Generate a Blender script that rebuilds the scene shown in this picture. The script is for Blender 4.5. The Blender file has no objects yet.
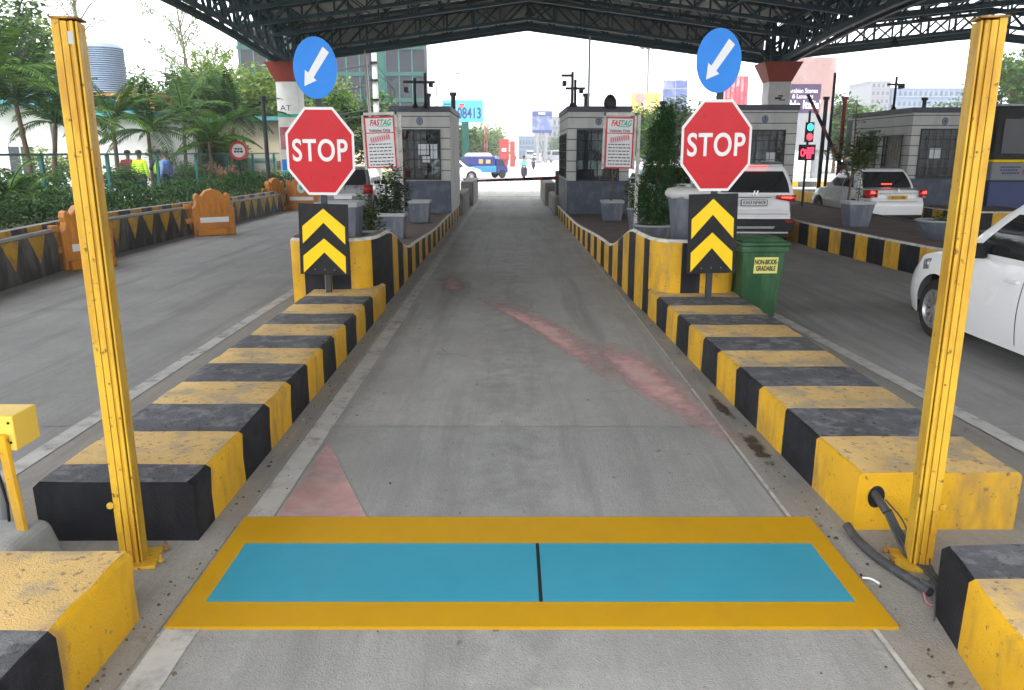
SKY, SUN, EXPO, HAZE = .12, 1.2, 2.05, .0011
import bpy, bmesh, math, random
from mathutils import Vector, Matrix
random.seed(7)
PI = math.pi
scene = bpy.context.scene
col = scene.collection
R = math.radians
CH, CF = 1.9, 790.0
CT = math.atan(193/790)

def at(x, y, Y):
    """point of the place at distance Y seen at photo pixel x, y"""
    u = (x-512)/CF; v = (345-y)/CF
    r = (u, math.cos(CT)+v*math.sin(CT), -math.sin(CT)+v*math.cos(CT))
    k = Y/r[1]
    return Vector((r[0]*k, Y, CH+r[2]*k))

# ------------------------------------------------------------------ materials
def pm(name, c, rough=.6, var=.12, scale=2.5, bump=.0, bscale=60, metal=0, c2=None, amt=.5, s2=6,
       edge=(.5, .62), coat=0, spec=.28, streak=None, c3=None, a3=.5, s3=20, e3=(.6, .66)):
    m = bpy.data.materials.new(name); m.use_nodes = True
    nt = m.node_tree; N = nt.nodes; L = nt.links
    b = N['Principled BSDF']
    b.inputs['Roughness'].default_value = rough
    b.inputs['Metallic'].default_value = metal
    b.inputs['Coat Weight'].default_value = coat
    b.inputs['Specular IOR Level'].default_value = spec
    tc = N.new('ShaderNodeTexCoord')
    out = tc.outputs['Object']
    if streak:
        mp = N.new('ShaderNodeMapping'); mp.inputs['Scale'].default_value = streak
        L.new(out, mp.inputs[0]); sv = mp.outputs[0]
    else: sv = out
    def noise(s, src, d=6, r=.6):
        n = N.new('ShaderNodeTexNoise'); n.inputs['Scale'].default_value = s
        n.inputs['Detail'].default_value = d; n.inputs['Roughness'].default_value = r
        L.new(src, n.inputs['Vector']); return n.outputs[0]
    def mix(a, bb, f, mode='MIX'):
        x = N.new('ShaderNodeMix'); x.data_type = 'RGBA'; x.blend_type = mode
        if isinstance(f, float): x.inputs[0].default_value = f
        else: L.new(f, x.inputs[0])
        for i, q in ((6, a), (7, bb)):
            if isinstance(q, tuple): x.inputs[i].default_value = (*q, 1)
            else: L.new(q, x.inputs[i])
        return x.outputs[2]
    def ramp(src, lo, hi, a=0., bv=1.):
        r_ = N.new('ShaderNodeMapRange'); r_.inputs[1].default_value = lo; r_.inputs[2].default_value = hi
        r_.inputs[3].default_value = a; r_.inputs[4].default_value = bv; L.new(src, r_.inputs[0]); return r_.outputs[0]
    k = 1-var; k2 = 1+var
    cc = mix(tuple(q*k for q in c), tuple(min(1, q*k2) for q in c), ramp(noise(scale, out), .3, .7))
    fine = noise(bscale, out, 3)
    cc = mix(cc, mix(cc, (0, 0, 0), .35), ramp(fine, .62, .8, 0, min(1, var*3)))
    if c2: cc = mix(cc, c2, ramp(noise(s2, sv), edge[0], edge[1], 0, amt))
    if c3: cc = mix(cc, c3, ramp(noise(s3, out, 8, .65), e3[0], e3[1], 0, a3))
    L.new(cc, b.inputs['Base Color'])
    if bump:
        bp = N.new('ShaderNodeBump'); bp.inputs['Strength'].default_value = bump; bp.inputs['Distance'].default_value = .01
        L.new(fine, bp.inputs['Height']); L.new(bp.outputs[0], b.inputs['Normal'])
    rr = ramp(noise(scale*3, out), .3, .7, max(0, rough-.08), min(1, rough+.08)); L.new(rr, b.inputs['Roughness'])
    m['b'] = 1
    return m

def emit(name, c, s):
    m = bpy.data.materials.new(name); m.use_nodes = True
    b = m.node_tree.nodes['Principled BSDF']
    b.inputs['Base Color'].default_value = (*c, 1); b.inputs['Emission Color'].default_value = (*c, 1)
    b.inputs['Emission Strength'].default_value = s
    return m

def leafmat(name, c, c2, tr=.35):
    m = bpy.data.materials.new(name); m.use_nodes = True
    nt = m.node_tree; N = nt.nodes; L = nt.links
    b = N['Principled BSDF']; b.inputs['Roughness'].default_value = .6; b.inputs['Specular IOR Level'].default_value = .15
    g = N.new('ShaderNodeNewGeometry'); x = N.new('ShaderNodeMix'); x.data_type = 'RGBA'
    x.inputs[6].default_value = (*c, 1); x.inputs[7].default_value = (*c2, 1)
    L.new(g.outputs['Random Per Island'], x.inputs[0]); L.new(x.outputs[2], b.inputs['Base Color'])
    t = N.new('ShaderNodeBsdfTranslucent'); L.new(x.outputs[2], t.inputs[0])
    ms = N.new('ShaderNodeMixShader'); ms.inputs[0].default_value = tr
    L.new(b.outputs[0], ms.inputs[1]); L.new(t.outputs[0], ms.inputs[2])
    L.new(ms.outputs[0], N['Material Output'].inputs[0])
    return m

M = {}
M['yel'] = pm('yellow_paint', (.62, .34, .01), .55, .14, 3, .4, 100, c2=(.27, .17, .06), amt=.8, s2=6, streak=(1, 1, .3), c3=(.1, .08, .05), a3=.8, s3=24, e3=(.61, .67), edge=(.5, .7))
M['yeltop'] = pm('dusty_yellow_paint', (.62, .42, .17), .8, .16, 2.5, .6, 110, c2=(.38, .3, .2), amt=.9, s2=4, c3=(.14, .12, .1), a3=.8, s3=26, e3=(.57, .66))
M['blk'] = pm('black_paint', (.006, .0065, .01), .65, .3, 3, .6, 100, c2=(.035, .035, .04), amt=.3, s2=5, streak=(1, 1, .3), c3=(.12, .12, .12), a3=.4, s3=24, e3=(.72, .75))
M['blktop'] = pm('dusty_black_paint', (.095, .098, .112), .85, .3, 2.5, .8, 95, c2=(.19, .19, .2), amt=.9, s2=8, c3=(.02, .02, .025), a3=.8, s3=26, e3=(.57, .66))
M['post'] = pm('yellow_steel_paint', (.56, .34, .03), .42, .14, 4, .1, 70, c2=(.4, .2, .015), amt=.9, s2=4, streak=(2, 2, .4), c3=(.1, .05, .02), a3=.9, s3=26, e3=(.62, .67), edge=(.46, .62))
M['box'] = pm('pale_yellow_enamel', (.72, .5, .08), .4, .08, 4, c3=(.2, .12, .04), a3=.6, s3=15, e3=(.7, .73))
M['dark'] = pm('dark_rubber', (.012, .012, .013), .6, .2)
M['steel'] = pm('galvanised_steel', (.25, .26, .27), .45, .2, metal=.6)
M['rust'] = pm('rusty_plate', (.2, .1, .04), .7, .35, 12, .3, c2=(.5, .3, .03), amt=.8, s2=9)
M['conc'] = pm('grey_concrete', (.3, .295, .28), .85, .14, 2, .35, 60, c2=(.17, .165, .155), amt=.5, s2=4, c3=(.1, .1, .1), a3=.5, s3=20)
M['trim'] = pm('whitewash_edge', (.6, .58, .54), .8, .15, 6, .2, c2=(.3, .28, .25), amt=.6, s2=8)
M['deck'] = pm('brown_paving', (.15, .108, .098), .8, .2, 3, .3, 50, c2=(.1, .08, .075), amt=.6, s2=2, c3=(.27, .24, .2), a3=.5, s3=16)
M['planter'] = pm('grey_plastic', (.1, .115, .15), .55, .12, 4, c2=(.22, .22, .23), amt=.5, s2=6, streak=(1, 1, .3))
M['planterlight'] = pm('pale_grey_rim', (.36, .38, .38), .6, .12)
M['soil'] = pm('soil', (.06, .045, .03), .95, .3, 10, .5)
M['red'] = pm('red_reflective', (.52, .003, .012), .35, .06, 2, 0, 60, c2=(.42, .01, .015), amt=.4, s2=5)
M['white'] = pm('white_reflective', (.72, .72, .72), .4, .04, 2)
M['blue'] = pm('blue_reflective', (.006, .2, .68), .35, .06, 2)
M['chevy'] = pm('bright_yellow_film', (.86, .57, .0), .35, .05)
M['chevb'] = pm('black_film', (.008, .008, .01), .6, .15, c2=(.02, .02, .02), amt=.5)
M['signpost'] = pm('dark_post_paint', (.03, .035, .045), .5, .2)
M['steelgreen'] = pm('dark_green_steel', (.02, .044, .055), .55, .3, 1.2, c2=(.045, .055, .055), amt=.4, s2=2)
M['sheet'] = pm('roof_sheet', (.38, .375, .34), .6, .2, .6, c2=(.28, .27, .24), amt=.5, s2=.8, streak=(1, .1, 1))
M['sheettop'] = pm('roof_sheet_top', (.5, .5, .5), .5, .1)
M['cream'] = pm('cream_panel', (.53, .53, .5), .7, .08, 2, c2=(.38, .36, .32), amt=.4, s2=3, streak=(1, 1, .3))
M['boothlow'] = pm('slate_blue_panel', (.06, .072, .105), .5, .12, 2, c2=(.15, .16, .18), amt=.4, s2=4)
M['slab'] = pm('booth_slab', (.075, .08, .1), .6, .15)
M['grille'] = pm('black_grille', (.015, .015, .018), .5, .2)
M['glass'] = pm('dark_glass', (.012, .014, .016), .07, .05, spec=.6)
M['paper'] = pm('white_paper', (.62, .66, .72), .8, .03)
M['carwhite'] = pm('white_car_paint', (.82, .83, .85), .22, .03, 1.5, coat=.6, c2=(.6, .58, .55), amt=.25, s2=1.5)
M['carsilver'] = pm('silver_car_paint', (.26, .26, .27), .3, .05, 1.5, metal=.4, coat=.5)
M['tyre'] = pm('tyre_rubber', (.02, .02, .02), .8, .2)
M['rim'] = pm('alloy_rim', (.45, .45, .46), .35, .1, metal=.7, c2=(.2, .18, .15), amt=.5, s2=8)
M['tail'] = pm('red_lens', (.45, .008, .01), .15, .1, coat=.5)
M['taillit'] = emit('lit_brake_lamp', (1, .05, .03), .8)
M['chrome'] = pm('chrome', (.6, .6, .62), .15, .05, metal=1)
M['platey'] = pm('yellow_number_plate', (.75, .42, .02), .5, .04)
M['ink'] = pm('black_ink', (.02, .02, .022), .5, .1)
M['redink'] = pm('red_ink', (.6, .03, .05), .5, .05)
M['pinkink'] = pm('faded_red_ink', (.62, .2, .24), .5, .1)
M['greenink'] = pm('green_ink', (.02, .4, .25), .5, .05)
M['orange'] = pm('orange_plastic', (.5, .19, .02), .5, .12, 3, c2=(.34, .13, .03), amt=.8, s2=5, streak=(1, 1, .3), c3=(.15, .08, .04), a3=.7, s3=14)
M['binG'] = pm('green_plastic', (.02, .075, .03), .42, .12, 3, c2=(.1, .2, .1), amt=.35, s2=5, streak=(1, 1, .2))
M['bark'] = pm('bark', (.12, .085, .055), .9, .3, 6, .6, 30)
M['skin'] = pm('skin', (.24, .12, .07), .6, .05)
M['hair'] = pm('black_hair', (.012, .01, .01), .6, .1)
M['teal'] = pm('teal_roof', (.06, .22, .26), .5, .12)
M['whitewall'] = pm('white_wall', (.7, .7, .69), .8, .08, .6, c2=(.5, .5, .48), amt=.5, s2=1)
M['beige'] = pm('beige_wall', (.42, .37, .27), .8, .1, .5)
M['tank'] = pm('grey_tank', (.14, .18, .24), .5, .12)
M['fence'] = pm('green_fence_paint', (.02, .12, .1), .5, .15)
M['maroon'] = pm('red_brown_paint', (.27, .05, .035), .6, .12, 2)
M['collight'] = pm('pale_plaster', (.6, .6, .58), .75, .1, 1.5, c2=(.45, .43, .4), amt=.4, s2=2)
M['net'] = pm('dark_netting', (.01, .012, .018), .8, .25, .2, c2=(.018, .015, .018), amt=.6, s2=.15)
M['netgreen'] = pm('green_netting', (.004, .06, .045), .7, .2)
M['vest'] = pm('hi_vis_yellow', (.55, .85, .03), .6, .1)
M['shirtblue'] = pm('blue_cloth', (.12, .2, .5), .8, .1)
M['shirtred'] = pm('maroon_cloth', (.25, .03, .05), .8, .1)
M['shirtdark'] = pm('navy_cloth', (.03, .035, .06), .8, .1)
M['cyan'] = pm('cyan_board', (.07, .36, .4), .5, .05)
M['far'] = pm('far_facade', (.2, .205, .22), .8, .1, .1)
M['farblue'] = pm('blue_facade', (.1, .16, .26), .7, .1, .1)
M['farwin'] = pm('far_windows', (.04, .05, .065), .4, .1)
M['purple'] = pm('purple_board', (.055, .035, .075), .5, .08)
M['poster'] = pm('pink_stone_print', (.27, .18, .17), .5, .25, .15, c2=(.36, .3, .3), amt=.8, s2=.25, c3=(.16, .09, .06), a3=.5, s3=.4, e3=(.6, .7))
M['bluepr'] = pm('blue_print', (.08, .11, .24), .5, .3, .4, c2=(.27, .28, .34), amt=.8, s2=.8)
M['yelpr'] = pm('yellow_print', (.42, .3, .08), .5, .15, .4, c2=(.4, .38, .32), amt=.9, s2=.5)
M['redpr'] = pm('pink_print', (.35, .06, .09), .5, .3, .4, c2=(.42, .3, .32), amt=.8, s2=.9)
M['truckblue'] = pm('deep_blue_paint', (.03, .035, .16), .4, .1)
M['truckcyan'] = pm('sky_blue_paint', (.05, .2, .36), .4, .1)
M['redbox'] = pm('red_panel', (.3, .03, .025), .6, .12, 1)
M['busglass'] = pm('bus_glass', (.02, .025, .03), .1, .1)
M['busblue'] = pm('bus_navy', (.03, .045, .14), .4, .1)
M['leafdark'] = leafmat('leaf_dark', (.01, .036, .008), (.03, .075, .014), .2)
M['leafmid'] = leafmat('leaf_mid', (.022, .065, .01), (.08, .15, .022), .3)
M['leaflight'] = leafmat('leaf_light', (.07, .13, .022), (.18, .24, .05), .4)
M['leafgrey'] = leafmat('leaf_greyish', (.1, .15, .07), (.2, .25, .12), .4)
M['palmleaf'] = leafmat('palm_leaf', (.016, .05, .012), (.07, .13, .025), .25)
M['dracaena'] = leafmat('red_leaf', (.06, .015, .02), (.14, .03, .03), .2)
M['petal'] = leafmat('petal', (.6, .25, .15), (.8, .5, .35), .3)

# ------------------------------------------------------------------ mesh builder
class MB:
    def __init__(s): s.v = []; s.f = []; s.m = []; s.T = Matrix()
    def add(s, vs, fs, mi=0, T=None):
        T = s.T @ T if T is not None else s.T
        o = len(s.v)
        s.v += [tuple(T @ Vector(p)) for p in vs]
        s.f += [tuple(i+o for i in f) for f in fs]; s.m += [mi]*len(fs)
        return s
    def box(s, x0, x1, y0, y1, z0, z1, mi=0, T=None, tx=1, ty=1):
        cx, cy = (x0+x1)/2, (y0+y1)/2
        vs = []
        for z, k, l in ((z0, 1, 1), (z1, tx, ty)):
            for x, y in ((x0, y0), (x1, y0), (x1, y1), (x0, y1)):
                vs.append((cx+(x-cx)*k, cy+(y-cy)*l, z))
        return s.add(vs, [(3, 2, 1, 0), (4, 5, 6, 7), (0, 1, 5, 4), (1, 2, 6, 5), (2, 3, 7, 6), (3, 0, 4, 7)], mi, T)
    def lathe(s, prof, n=20, mi=0, T=None, sx=1, sy=1, cap=True):
        vs = []; fs = []
        for r, z in prof:
            for i in range(n):
                a = 2*PI*i/n; vs.append((r*math.cos(a)*sx, r*math.sin(a)*sy, z))
        for j in range(len(prof)-1):
            for i in range(n):
                k = (i+1) % n
                fs.append((j*n+i, j*n+k, (j+1)*n+k, (j+1)*n+i))
        if cap:
            fs.append(tuple(range(n-1, -1, -1))); fs.append(tuple((len(prof)-1)*n+i for i in range(n)))
        return s.add(vs, fs, mi, T)
    def tube(s, pts, r, n=8, mi=0, T=None, r1=None, cap=True):
        pts = [Vector(p) for p in pts]; vs = []; fs = []
        up = None
        for j, p in enumerate(pts):
            d = (pts[min(j+1, len(pts)-1)]-pts[max(j-1, 0)]).normalized()
            if up is None: up = d.orthogonal().normalized()
            else: up = (up-d*up.dot(d)).normalized()
            w = d.cross(up)
            rr = r if r1 is None else r+(r1-r)*j/(len(pts)-1)
            for i in range(n):
                a = 2*PI*i/n; vs.append(p+(up*math.cos(a)+w*math.sin(a))*rr)
        for j in range(len(pts)-1):
            for i in range(n):
                k = (i+1) % n; fs.append((j*n+i, j*n+k, (j+1)*n+k, (j+1)*n+i))
        if cap:
            fs.append(tuple(range(n-1, -1, -1))); fs.append(tuple((len(pts)-1)*n+i for i in range(n)))
        return s.add(vs, fs, mi, T)
    def beam(s, a, b, w, h=None, mi=0):
        a = Vector(a); b = Vector(b); h = h or w; d = b-a; L = d.length
        q = d.to_track_quat('Y', 'Z').to_matrix().to_4x4()
        return s.box(-w/2, w/2, 0, L, -h/2, h/2, mi, Matrix.Translation(a) @ q)
    def prism(s, poly, y0, y1, mi=0, T=None):
        """poly in x,z; extruded along y"""
        n = len(poly)
        vs = [(x, y0, z) for x, z in poly]+[(x, y1, z) for x, z in poly]
        fs = [tuple(range(n)), tuple(range(2*n-1, n-1, -1))]+[(i, i+n, (i+1) % n+n, (i+1) % n) for i in range(n)]
        return s.add(vs, fs, mi, T)
    def quad(s, a, b, c, d, mi=0): return s.add([a, b, c, d], [(0, 1, 2, 3)], mi)
    def build(s, name, mats, parent=None, smooth=None, bevel=0, loc=None):
        me = bpy.data.meshes.new(name); me.from_pydata(s.v, [], s.f)
        if not isinstance(mats, (list, tuple)): mats = [mats]
        for q in mats: me.materials.append(M[q] if isinstance(q, str) else q)
        me.polygons.foreach_set('material_index', s.m)
        if smooth is not None:
            me.polygons.foreach_set('use_smooth', [True]*len(s.f)); me.set_sharp_from_angle(angle=R(smooth))
        me.update()
        o = bpy.data.objects.new(name, me); col.objects.link(o)
        if parent: o.parent = parent
        if loc: o.location = loc
        if bevel:
            b = o.modifiers.new('Bevel', 'BEVEL'); b.width = bevel; b.segments = 2; b.limit_method = 'ANGLE'; b.angle_limit = R(40)
        return o

def fixnormals(o):
    bm = bmesh.new(); bm.from_mesh(o.data); bmesh.ops.recalc_face_normals(bm, faces=bm.faces); bm.to_mesh(o.data); bm.free(); return o

def tag(o, label=None, cat=None, group=None, kind=None):
    for k, v in (('label', label), ('category', cat), ('group', group), ('kind', kind)):
        if v: o[k] = v
    return o
def thing(name, label, cat, loc=(0, 0, 0), rz=0, group=None):
    o = bpy.data.objects.new(name, None); col.objects.link(o); o.empty_display_size = .2
    o.location = loc; o.rotation_euler = (0, 0, rz); return tag(o, label, cat, group)
def dup(root, loc, rz, label=None, group=None, scale=None):
    r = root.copy(); col.objects.link(r); r.location = loc; r.rotation_euler = (0, 0, rz)
    if label: r['label'] = label
    if group: r['group'] = group
    if scale: r.scale = scale
    for ch in list(root.children):
        c = ch.copy(); col.objects.link(c); c.parent = r
        for g in list(ch.children):
            d = g.copy(); col.objects.link(d); d.parent = c
    return r
def text(s, size, name, mat, parent, T, bold=0, sx=1, ext=.002, align='CENTER', shear=0, sp=1, lsp=1):
    cu = bpy.data.curves.new('t', 'FONT'); cu.body = s; cu.size = size; cu.align_x = align; cu.align_y = 'CENTER'
    cu.extrude = ext; cu.offset = bold; cu.shear = shear; cu.space_character = sp; cu.resolution_u = 6; cu.space_line = lsp
    o = bpy.data.objects.new('t', cu); col.objects.link(o)
    dg = bpy.context.evaluated_depsgraph_get(); me = bpy.data.meshes.new_from_object(o.evaluated_get(dg))
    col.objects.unlink(o); bpy.data.objects.remove(o)
    me.transform(Matrix.Diagonal((sx, 1, 1, 1))); me.transform(T)
    me.materials.clear(); me.materials.append(M[mat])
    n = bpy.data.objects.new(name, me); col.objects.link(n); n.parent = parent
    return n
# upright text that faces the camera side (-Y): text x -> x, text y -> z
def TF(x, y, z, rz=0, roll=0): return Matrix.Translation((x, y, z)) @ Matrix.Rotation(rz, 4, 'Z') @ Matrix.Rotation(R(90), 4, 'X') @ Matrix.Rotation(roll, 4, 'Z')
def smoothpath(pts, it=2):
    for _ in range(it):
        q = [pts[0]]
        for a, b in zip(pts, pts[1:]):
            q.append(tuple(.75*u+.25*w for u, w in zip(a, b))); q.append(tuple(.25*u+.75*w for u, w in zip(a, b)))
        q.append(pts[-1]); pts = q
    return pts
# ------------------------------------------------------------------ ground
def worn(name, c, lo, hi, sc, c2=None, fade=False):
    m = pm(name, c, .8, .12, 2, .2, 80, c2=c2 or (.3, .28, .27), amt=.6, s2=4)
    nt = m.node_tree; N = nt.nodes; L = nt.links
    tc = N.new('ShaderNodeTexCoord'); n = N.new('ShaderNodeTexNoise'); n.inputs['Scale'].default_value = sc; n.inputs['Detail'].default_value = 9; n.inputs['Roughness'].default_value = .7
    L.new(tc.outputs['Object'], n.inputs[0]); r = N.new('ShaderNodeMapRange'); r.inputs[1].default_value = lo; r.inputs[2].default_value = hi
    L.new(n.outputs[0], r.inputs[0]); t = N.new('ShaderNodeBsdfTransparent'); ms = N.new('ShaderNodeMixShader')
    if fade:
        at_ = N.new('ShaderNodeAttribute'); at_.attribute_name = 'cover'
        q = N.new('ShaderNodeMapRange'); q.inputs[1].default_value = 0; q.inputs[2].default_value = 1; q.inputs[3].default_value = .42; q.inputs[4].default_value = -.12; L.new(at_.outputs['Fac'], q.inputs[0])
        ad = N.new('ShaderNodeMath'); ad.operation = 'ADD'; L.new(n.outputs[0], ad.inputs[0]); L.new(q.outputs[0], ad.inputs[1]); L.new(ad.outputs[0], r.inputs[0])
    L.new(r.outputs[0], ms.inputs[0]); L.new(N['Principled BSDF'].outputs[0], ms.inputs[1]); L.new(t.outputs[0], ms.inputs[2])
    L.new(ms.outputs[0], N['Material Output'].inputs[0]); return m

def roadmat(name, c, blot=.75, crack=True, oil=True):
    m = bpy.data.materials.new(name); m.use_nodes = True
    nt = m.node_tree; N = nt.nodes; L = nt.links; b = N['Principled BSDF']; b.inputs['Roughness'].default_value = .82
    tc = N.new('ShaderNodeTexCoord'); O = tc.outputs['Object']
    def noise(s, d=6, r=.6, sc=None):
        src = O
        if sc: mp = N.new('ShaderNodeMapping'); mp.inputs['Scale'].default_value = sc; L.new(O, mp.inputs[0]); src = mp.outputs[0]
        n = N.new('ShaderNodeTexNoise'); n.inputs['Scale'].default_value = s; n.inputs['Detail'].default_value = d; n.inputs['Roughness'].default_value = r
        L.new(src, n.inputs[0]); return n.outputs[0]
    def ramp(src, lo, hi, a=0., bb=1.):
        r_ = N.new('ShaderNodeMapRange'); r_.inputs[1].default_value = lo; r_.inputs[2].default_value = hi
        r_.inputs[3].default_value = a; r_.inputs[4].default_value = bb; L.new(src, r_.inputs[0]); return r_.outputs[0]
    def mix(a, bb, f):
        x = N.new('ShaderNodeMix'); x.data_type = 'RGBA'; L.new(f, x.inputs[0])
        for i, q in ((6, a), (7, bb)):
            if isinstance(q, tuple): x.inputs[i].default_value = (*q, 1)
            else: L.new(q, x.inputs[i])
        return x.outputs[2]
    k = lambda f: tuple(q*f*1.0 for q in c)
    c = tuple(1.1*q for q in c)
    cc = mix(k(.86), k(1.12), ramp(noise(.7), .35, .65))
    cc = mix(cc, k(.72), ramp(noise(2.2, 8, .65, (1, .35, 1)), .5, .75, 0, blot))
    cc = mix(cc, k(1.3), ramp(noise(6, 8, .7, (1, .5, 1)), .55, .8, 0, .5))
    cc = mix(cc, k(.45), ramp(noise(150, 2), .56, .74, 0, .75)); cc = mix(cc, k(.55), ramp(noise(34, 5, .7), .56, .74, 0, .6)); cc = mix(cc, k(1.35), ramp(noise(19, 7, .75), .54, .74, 0, .5))
    cc = mix(cc, k(1.6), ramp(noise(210, 2), .58, .76, 0, .6)); cc = mix(cc, k(.62), ramp(noise(1.6, 9, .7, (1.6, .1, 1)), .5, .66, 0, .75)); cc = mix(cc, k(.6), ramp(noise(3.3, 10, .75), .55, .75, 0, .6))
    if oil:
        cc = mix(cc, k(.3), ramp(noise(11, 5, .6), .67, .71, 0, .8))
        # tyre and drip darkening along the middle of the lanes
        sx = N.new('ShaderNodeSeparateXYZ'); L.new(O, sx.inputs[0])
        ma = N.new('ShaderNodeMath'); ma.operation = 'ABSOLUTE'; L.new(sx.outputs[0], ma.inputs[0])
        mm = N.new('ShaderNodeMath'); mm.operation = 'MULTIPLY'; L.new(ramp(ma.outputs[0], .1, .55, 1, 0), mm.inputs[0]); L.new(ramp(noise(5, 6), .4, .7), mm.inputs[1])
        cc = mix(cc, k(.6), ramp(mm.outputs[0], 0, 1, 0, .75))
        d1 = N.new('ShaderNodeMath'); d1.operation = 'SUBTRACT'; d1.inputs[1].default_value = .82; L.new(ma.outputs[0], d1.inputs[0])
        d2 = N.new('ShaderNodeMath'); d2.operation = 'ABSOLUTE'; L.new(d1.outputs[0], d2.inputs[0])
        d3 = N.new('ShaderNodeMath'); d3.operation = 'MULTIPLY'; L.new(ramp(d2.outputs[0], .04, .22, 1, 0), d3.inputs[0]); L.new(ramp(noise(2.5, 7, .7, (2.5, .25, 1)), .38, .66), d3.inputs[1])
        cc = mix(cc, k(.62), ramp(d3.outputs[0], 0, 1, 0, .6))
    if crack:
        v = N.new('ShaderNodeTexVoronoi'); v.feature = 'DISTANCE_TO_EDGE'; v.inputs['Scale'].default_value = .55
        ds = N.new('ShaderNodeMixRGB'); ds.blend_type = 'ADD'; ds.inputs[0].default_value = .35; L.new(O, ds.inputs[1])
        nn = N.new('ShaderNodeTexNoise'); nn.inputs['Scale'].default_value = 2.5; nn.inputs['Detail'].default_value = 8; L.new(O, nn.inputs[0]); L.new(nn.outputs[1], ds.inputs[2])
        L.new(ds.outputs[0], v.inputs[0])
        mk = N.new('ShaderNodeMath'); mk.operation = 'MULTIPLY'; L.new(ramp(v.outputs[0], .0, .006, 1, 0), mk.inputs[0]); L.new(ramp(noise(.9), .58, .66), mk.inputs[1])
        cc = mix(cc, k(.4), ramp(mk.outputs[0], 0, 1, 0, .8))
    L.new(cc, b.inputs['Base Color'])
    bp = N.new('ShaderNodeBump'); bp.inputs['Strength'].default_value = .7; bp.inputs['Distance'].default_value = .01
    L.new(noise(120, 3), bp.inputs['Height']); L.new(bp.outputs[0], b.inputs['Normal'])
    return m
M['road'] = roadmat('lane_concrete', (.31, .305, .29))
M['road2'] = roadmat('side_lane_concrete', (.255, .252, .248), oil=False)
M['farroad'] = roadmat('open_road', (.3, .29, .27), crack=False, oil=False)
M['gutter'] = roadmat('gutter_concrete', (.25, .235, .215), oil=False)
M['joint'] = pm('joint', (.09, .085, .08), .9, .3, 8)
M['line'] = worn('worn_white_line', (.46, .455, .44), .5, .85, 5, (.36, .35, .34))
M['pink'] = worn('worn_red_paint', (.6, .36, .35), .4, 1.0, 7, (.45, .36, .35), True)
M['pinkfaint'] = worn('faint_red_paint', (.45, .3, .29), .3, .9, 4, None, True)
M['stain'] = worn('dark_stain', (.06, .045, .035), .4, .66, 9, (.04, .03, .025), True)
M['soilgrass'] = pm('verge_soil', (.06, .075, .03), .9, .3, 3, .4, 30, c2=(.12, .16, .05), amt=.8, s2=2)
M['curbgrey'] = pm('weathered_concrete', (.26, .25, .23), .85, .2, 2, .35, 50, c2=(.12, .11, .1), amt=.6, s2=3, streak=(1, 1, .4))

def sheet(name, quads, mat, kind='structure', z=0, par=None):
    m = MB(); mats = mat if isinstance(mat, list) else [mat]
    for q in quads:
        mi = 0
        if len(q) == 2 and isinstance(q[1], int): q, mi = q
        m.add([(x, y, z) for x, y in q], [tuple(range(len(q)))], mi)
    o = m.build(name, mats, par); fixn = o
    if kind: tag(o, kind=kind)
    return o
def rect(x0, x1, y0, y1): return [(x0, y0), (x1, y0), (x1, y1), (x0, y1)]

sheet('ground', [rect(-900, 900, -60, 2500)], 'farroad')
# concrete slabs of the lanes, laid with joints between them
ys = [-6, -1.2, 5.32, 9.6, 14.2, 18.9, 23.6, 28.3, 33, 35.0]
q = []
for a, b in zip(ys, ys[1:]): q.append(rect(-1.42, 1.46, a+.012, b-.012))
M['roadnear'] = roadmat('near_slab_concrete', (.275, .275, .27))
sheet('lane', q[2:], 'road', z=.004); sheet('lane', q[:2], 'roadnear', z=.004)
q = []
for a, b in zip(ys, ys[1:]):
    q.append(rect(-7.8, -3.1, a+.01, b-.01)); q.append(rect(3.3, 6.6, a+.01, b-.01)); q.append(rect(6.62, 11.6, a+.01, b-.01)); q.append(rect(13.2, 22, a+.01, b-.01))
sheet('side_lane', q, 'road2', z=.004)
sheet('gutter', [rect(-3.08, -1.44, -6, 34.9), rect(1.48, 3.28, -6, 34.9)], 'gutter', z=.004)
sheet('drain_line', [rect(-8, 22, 35.02, 35.25)], 'joint', z=.004)
def strip(x0, x1, w, y0, y1, n=1):
    return [(x0, y0), (x0+w, y0), (x1+w, y1), (x1, y1)]
sheet('lane_edge_line', [strip(-1.43, -1.40, .14, -2, 9.5), strip(-1.4, -1.38, .12, 9.52, 30)], 'line', z=.008)
sheet('side_lane_line', [strip(-3.12, -3.12, .13, -2, 30), strip(3.42, 3.02, .14, 3, 10)], 'line', z=.008)
sheet('lane_edge_line', [strip(1.475, 1.46, .022, -2, 20)], M['line'], z=.008)
def gp(x, y, z=0):
    p = at(x, y, 10); d = p-Vector((0, 0, CH)); k = (z-CH)/d.z; return (d.x*k, 10*k)
def patch(pts, mat, z=.012, name='paint_patch'):
    pts = smoothpath([*pts, pts[0]], 2)[:-1]; P = [Vector((*gp(*p), z)) for p in pts]; c = sum(P, Vector())/len(P)
    n = len(P); m = MB(); vs = []; al = []
    for f, a in ((0, 1), (.5, .85), (.85, .6), (1.15, .3), (1.6, 0)):
        for p in P: vs.append(tuple(c+(p-c)*f)); al.append(a)
    fs = []
    for j in range(4):
        for i in range(n): k = (i+1) % n; fs.append((j*n+i, j*n+k, (j+1)*n+k, (j+1)*n+i))
    m.add(vs, fs); o = m.build(name, mat); at_ = o.data.attributes.new('cover', 'FLOAT', 'POINT')
    for i, a in enumerate(al): at_.data[i].value = a
    return tag(o, kind='structure')
M['pinkflat'] = worn('dusty_red_paint', (.52, .31, .3), .3, .95, 3, (.44, .34, .33))
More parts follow.
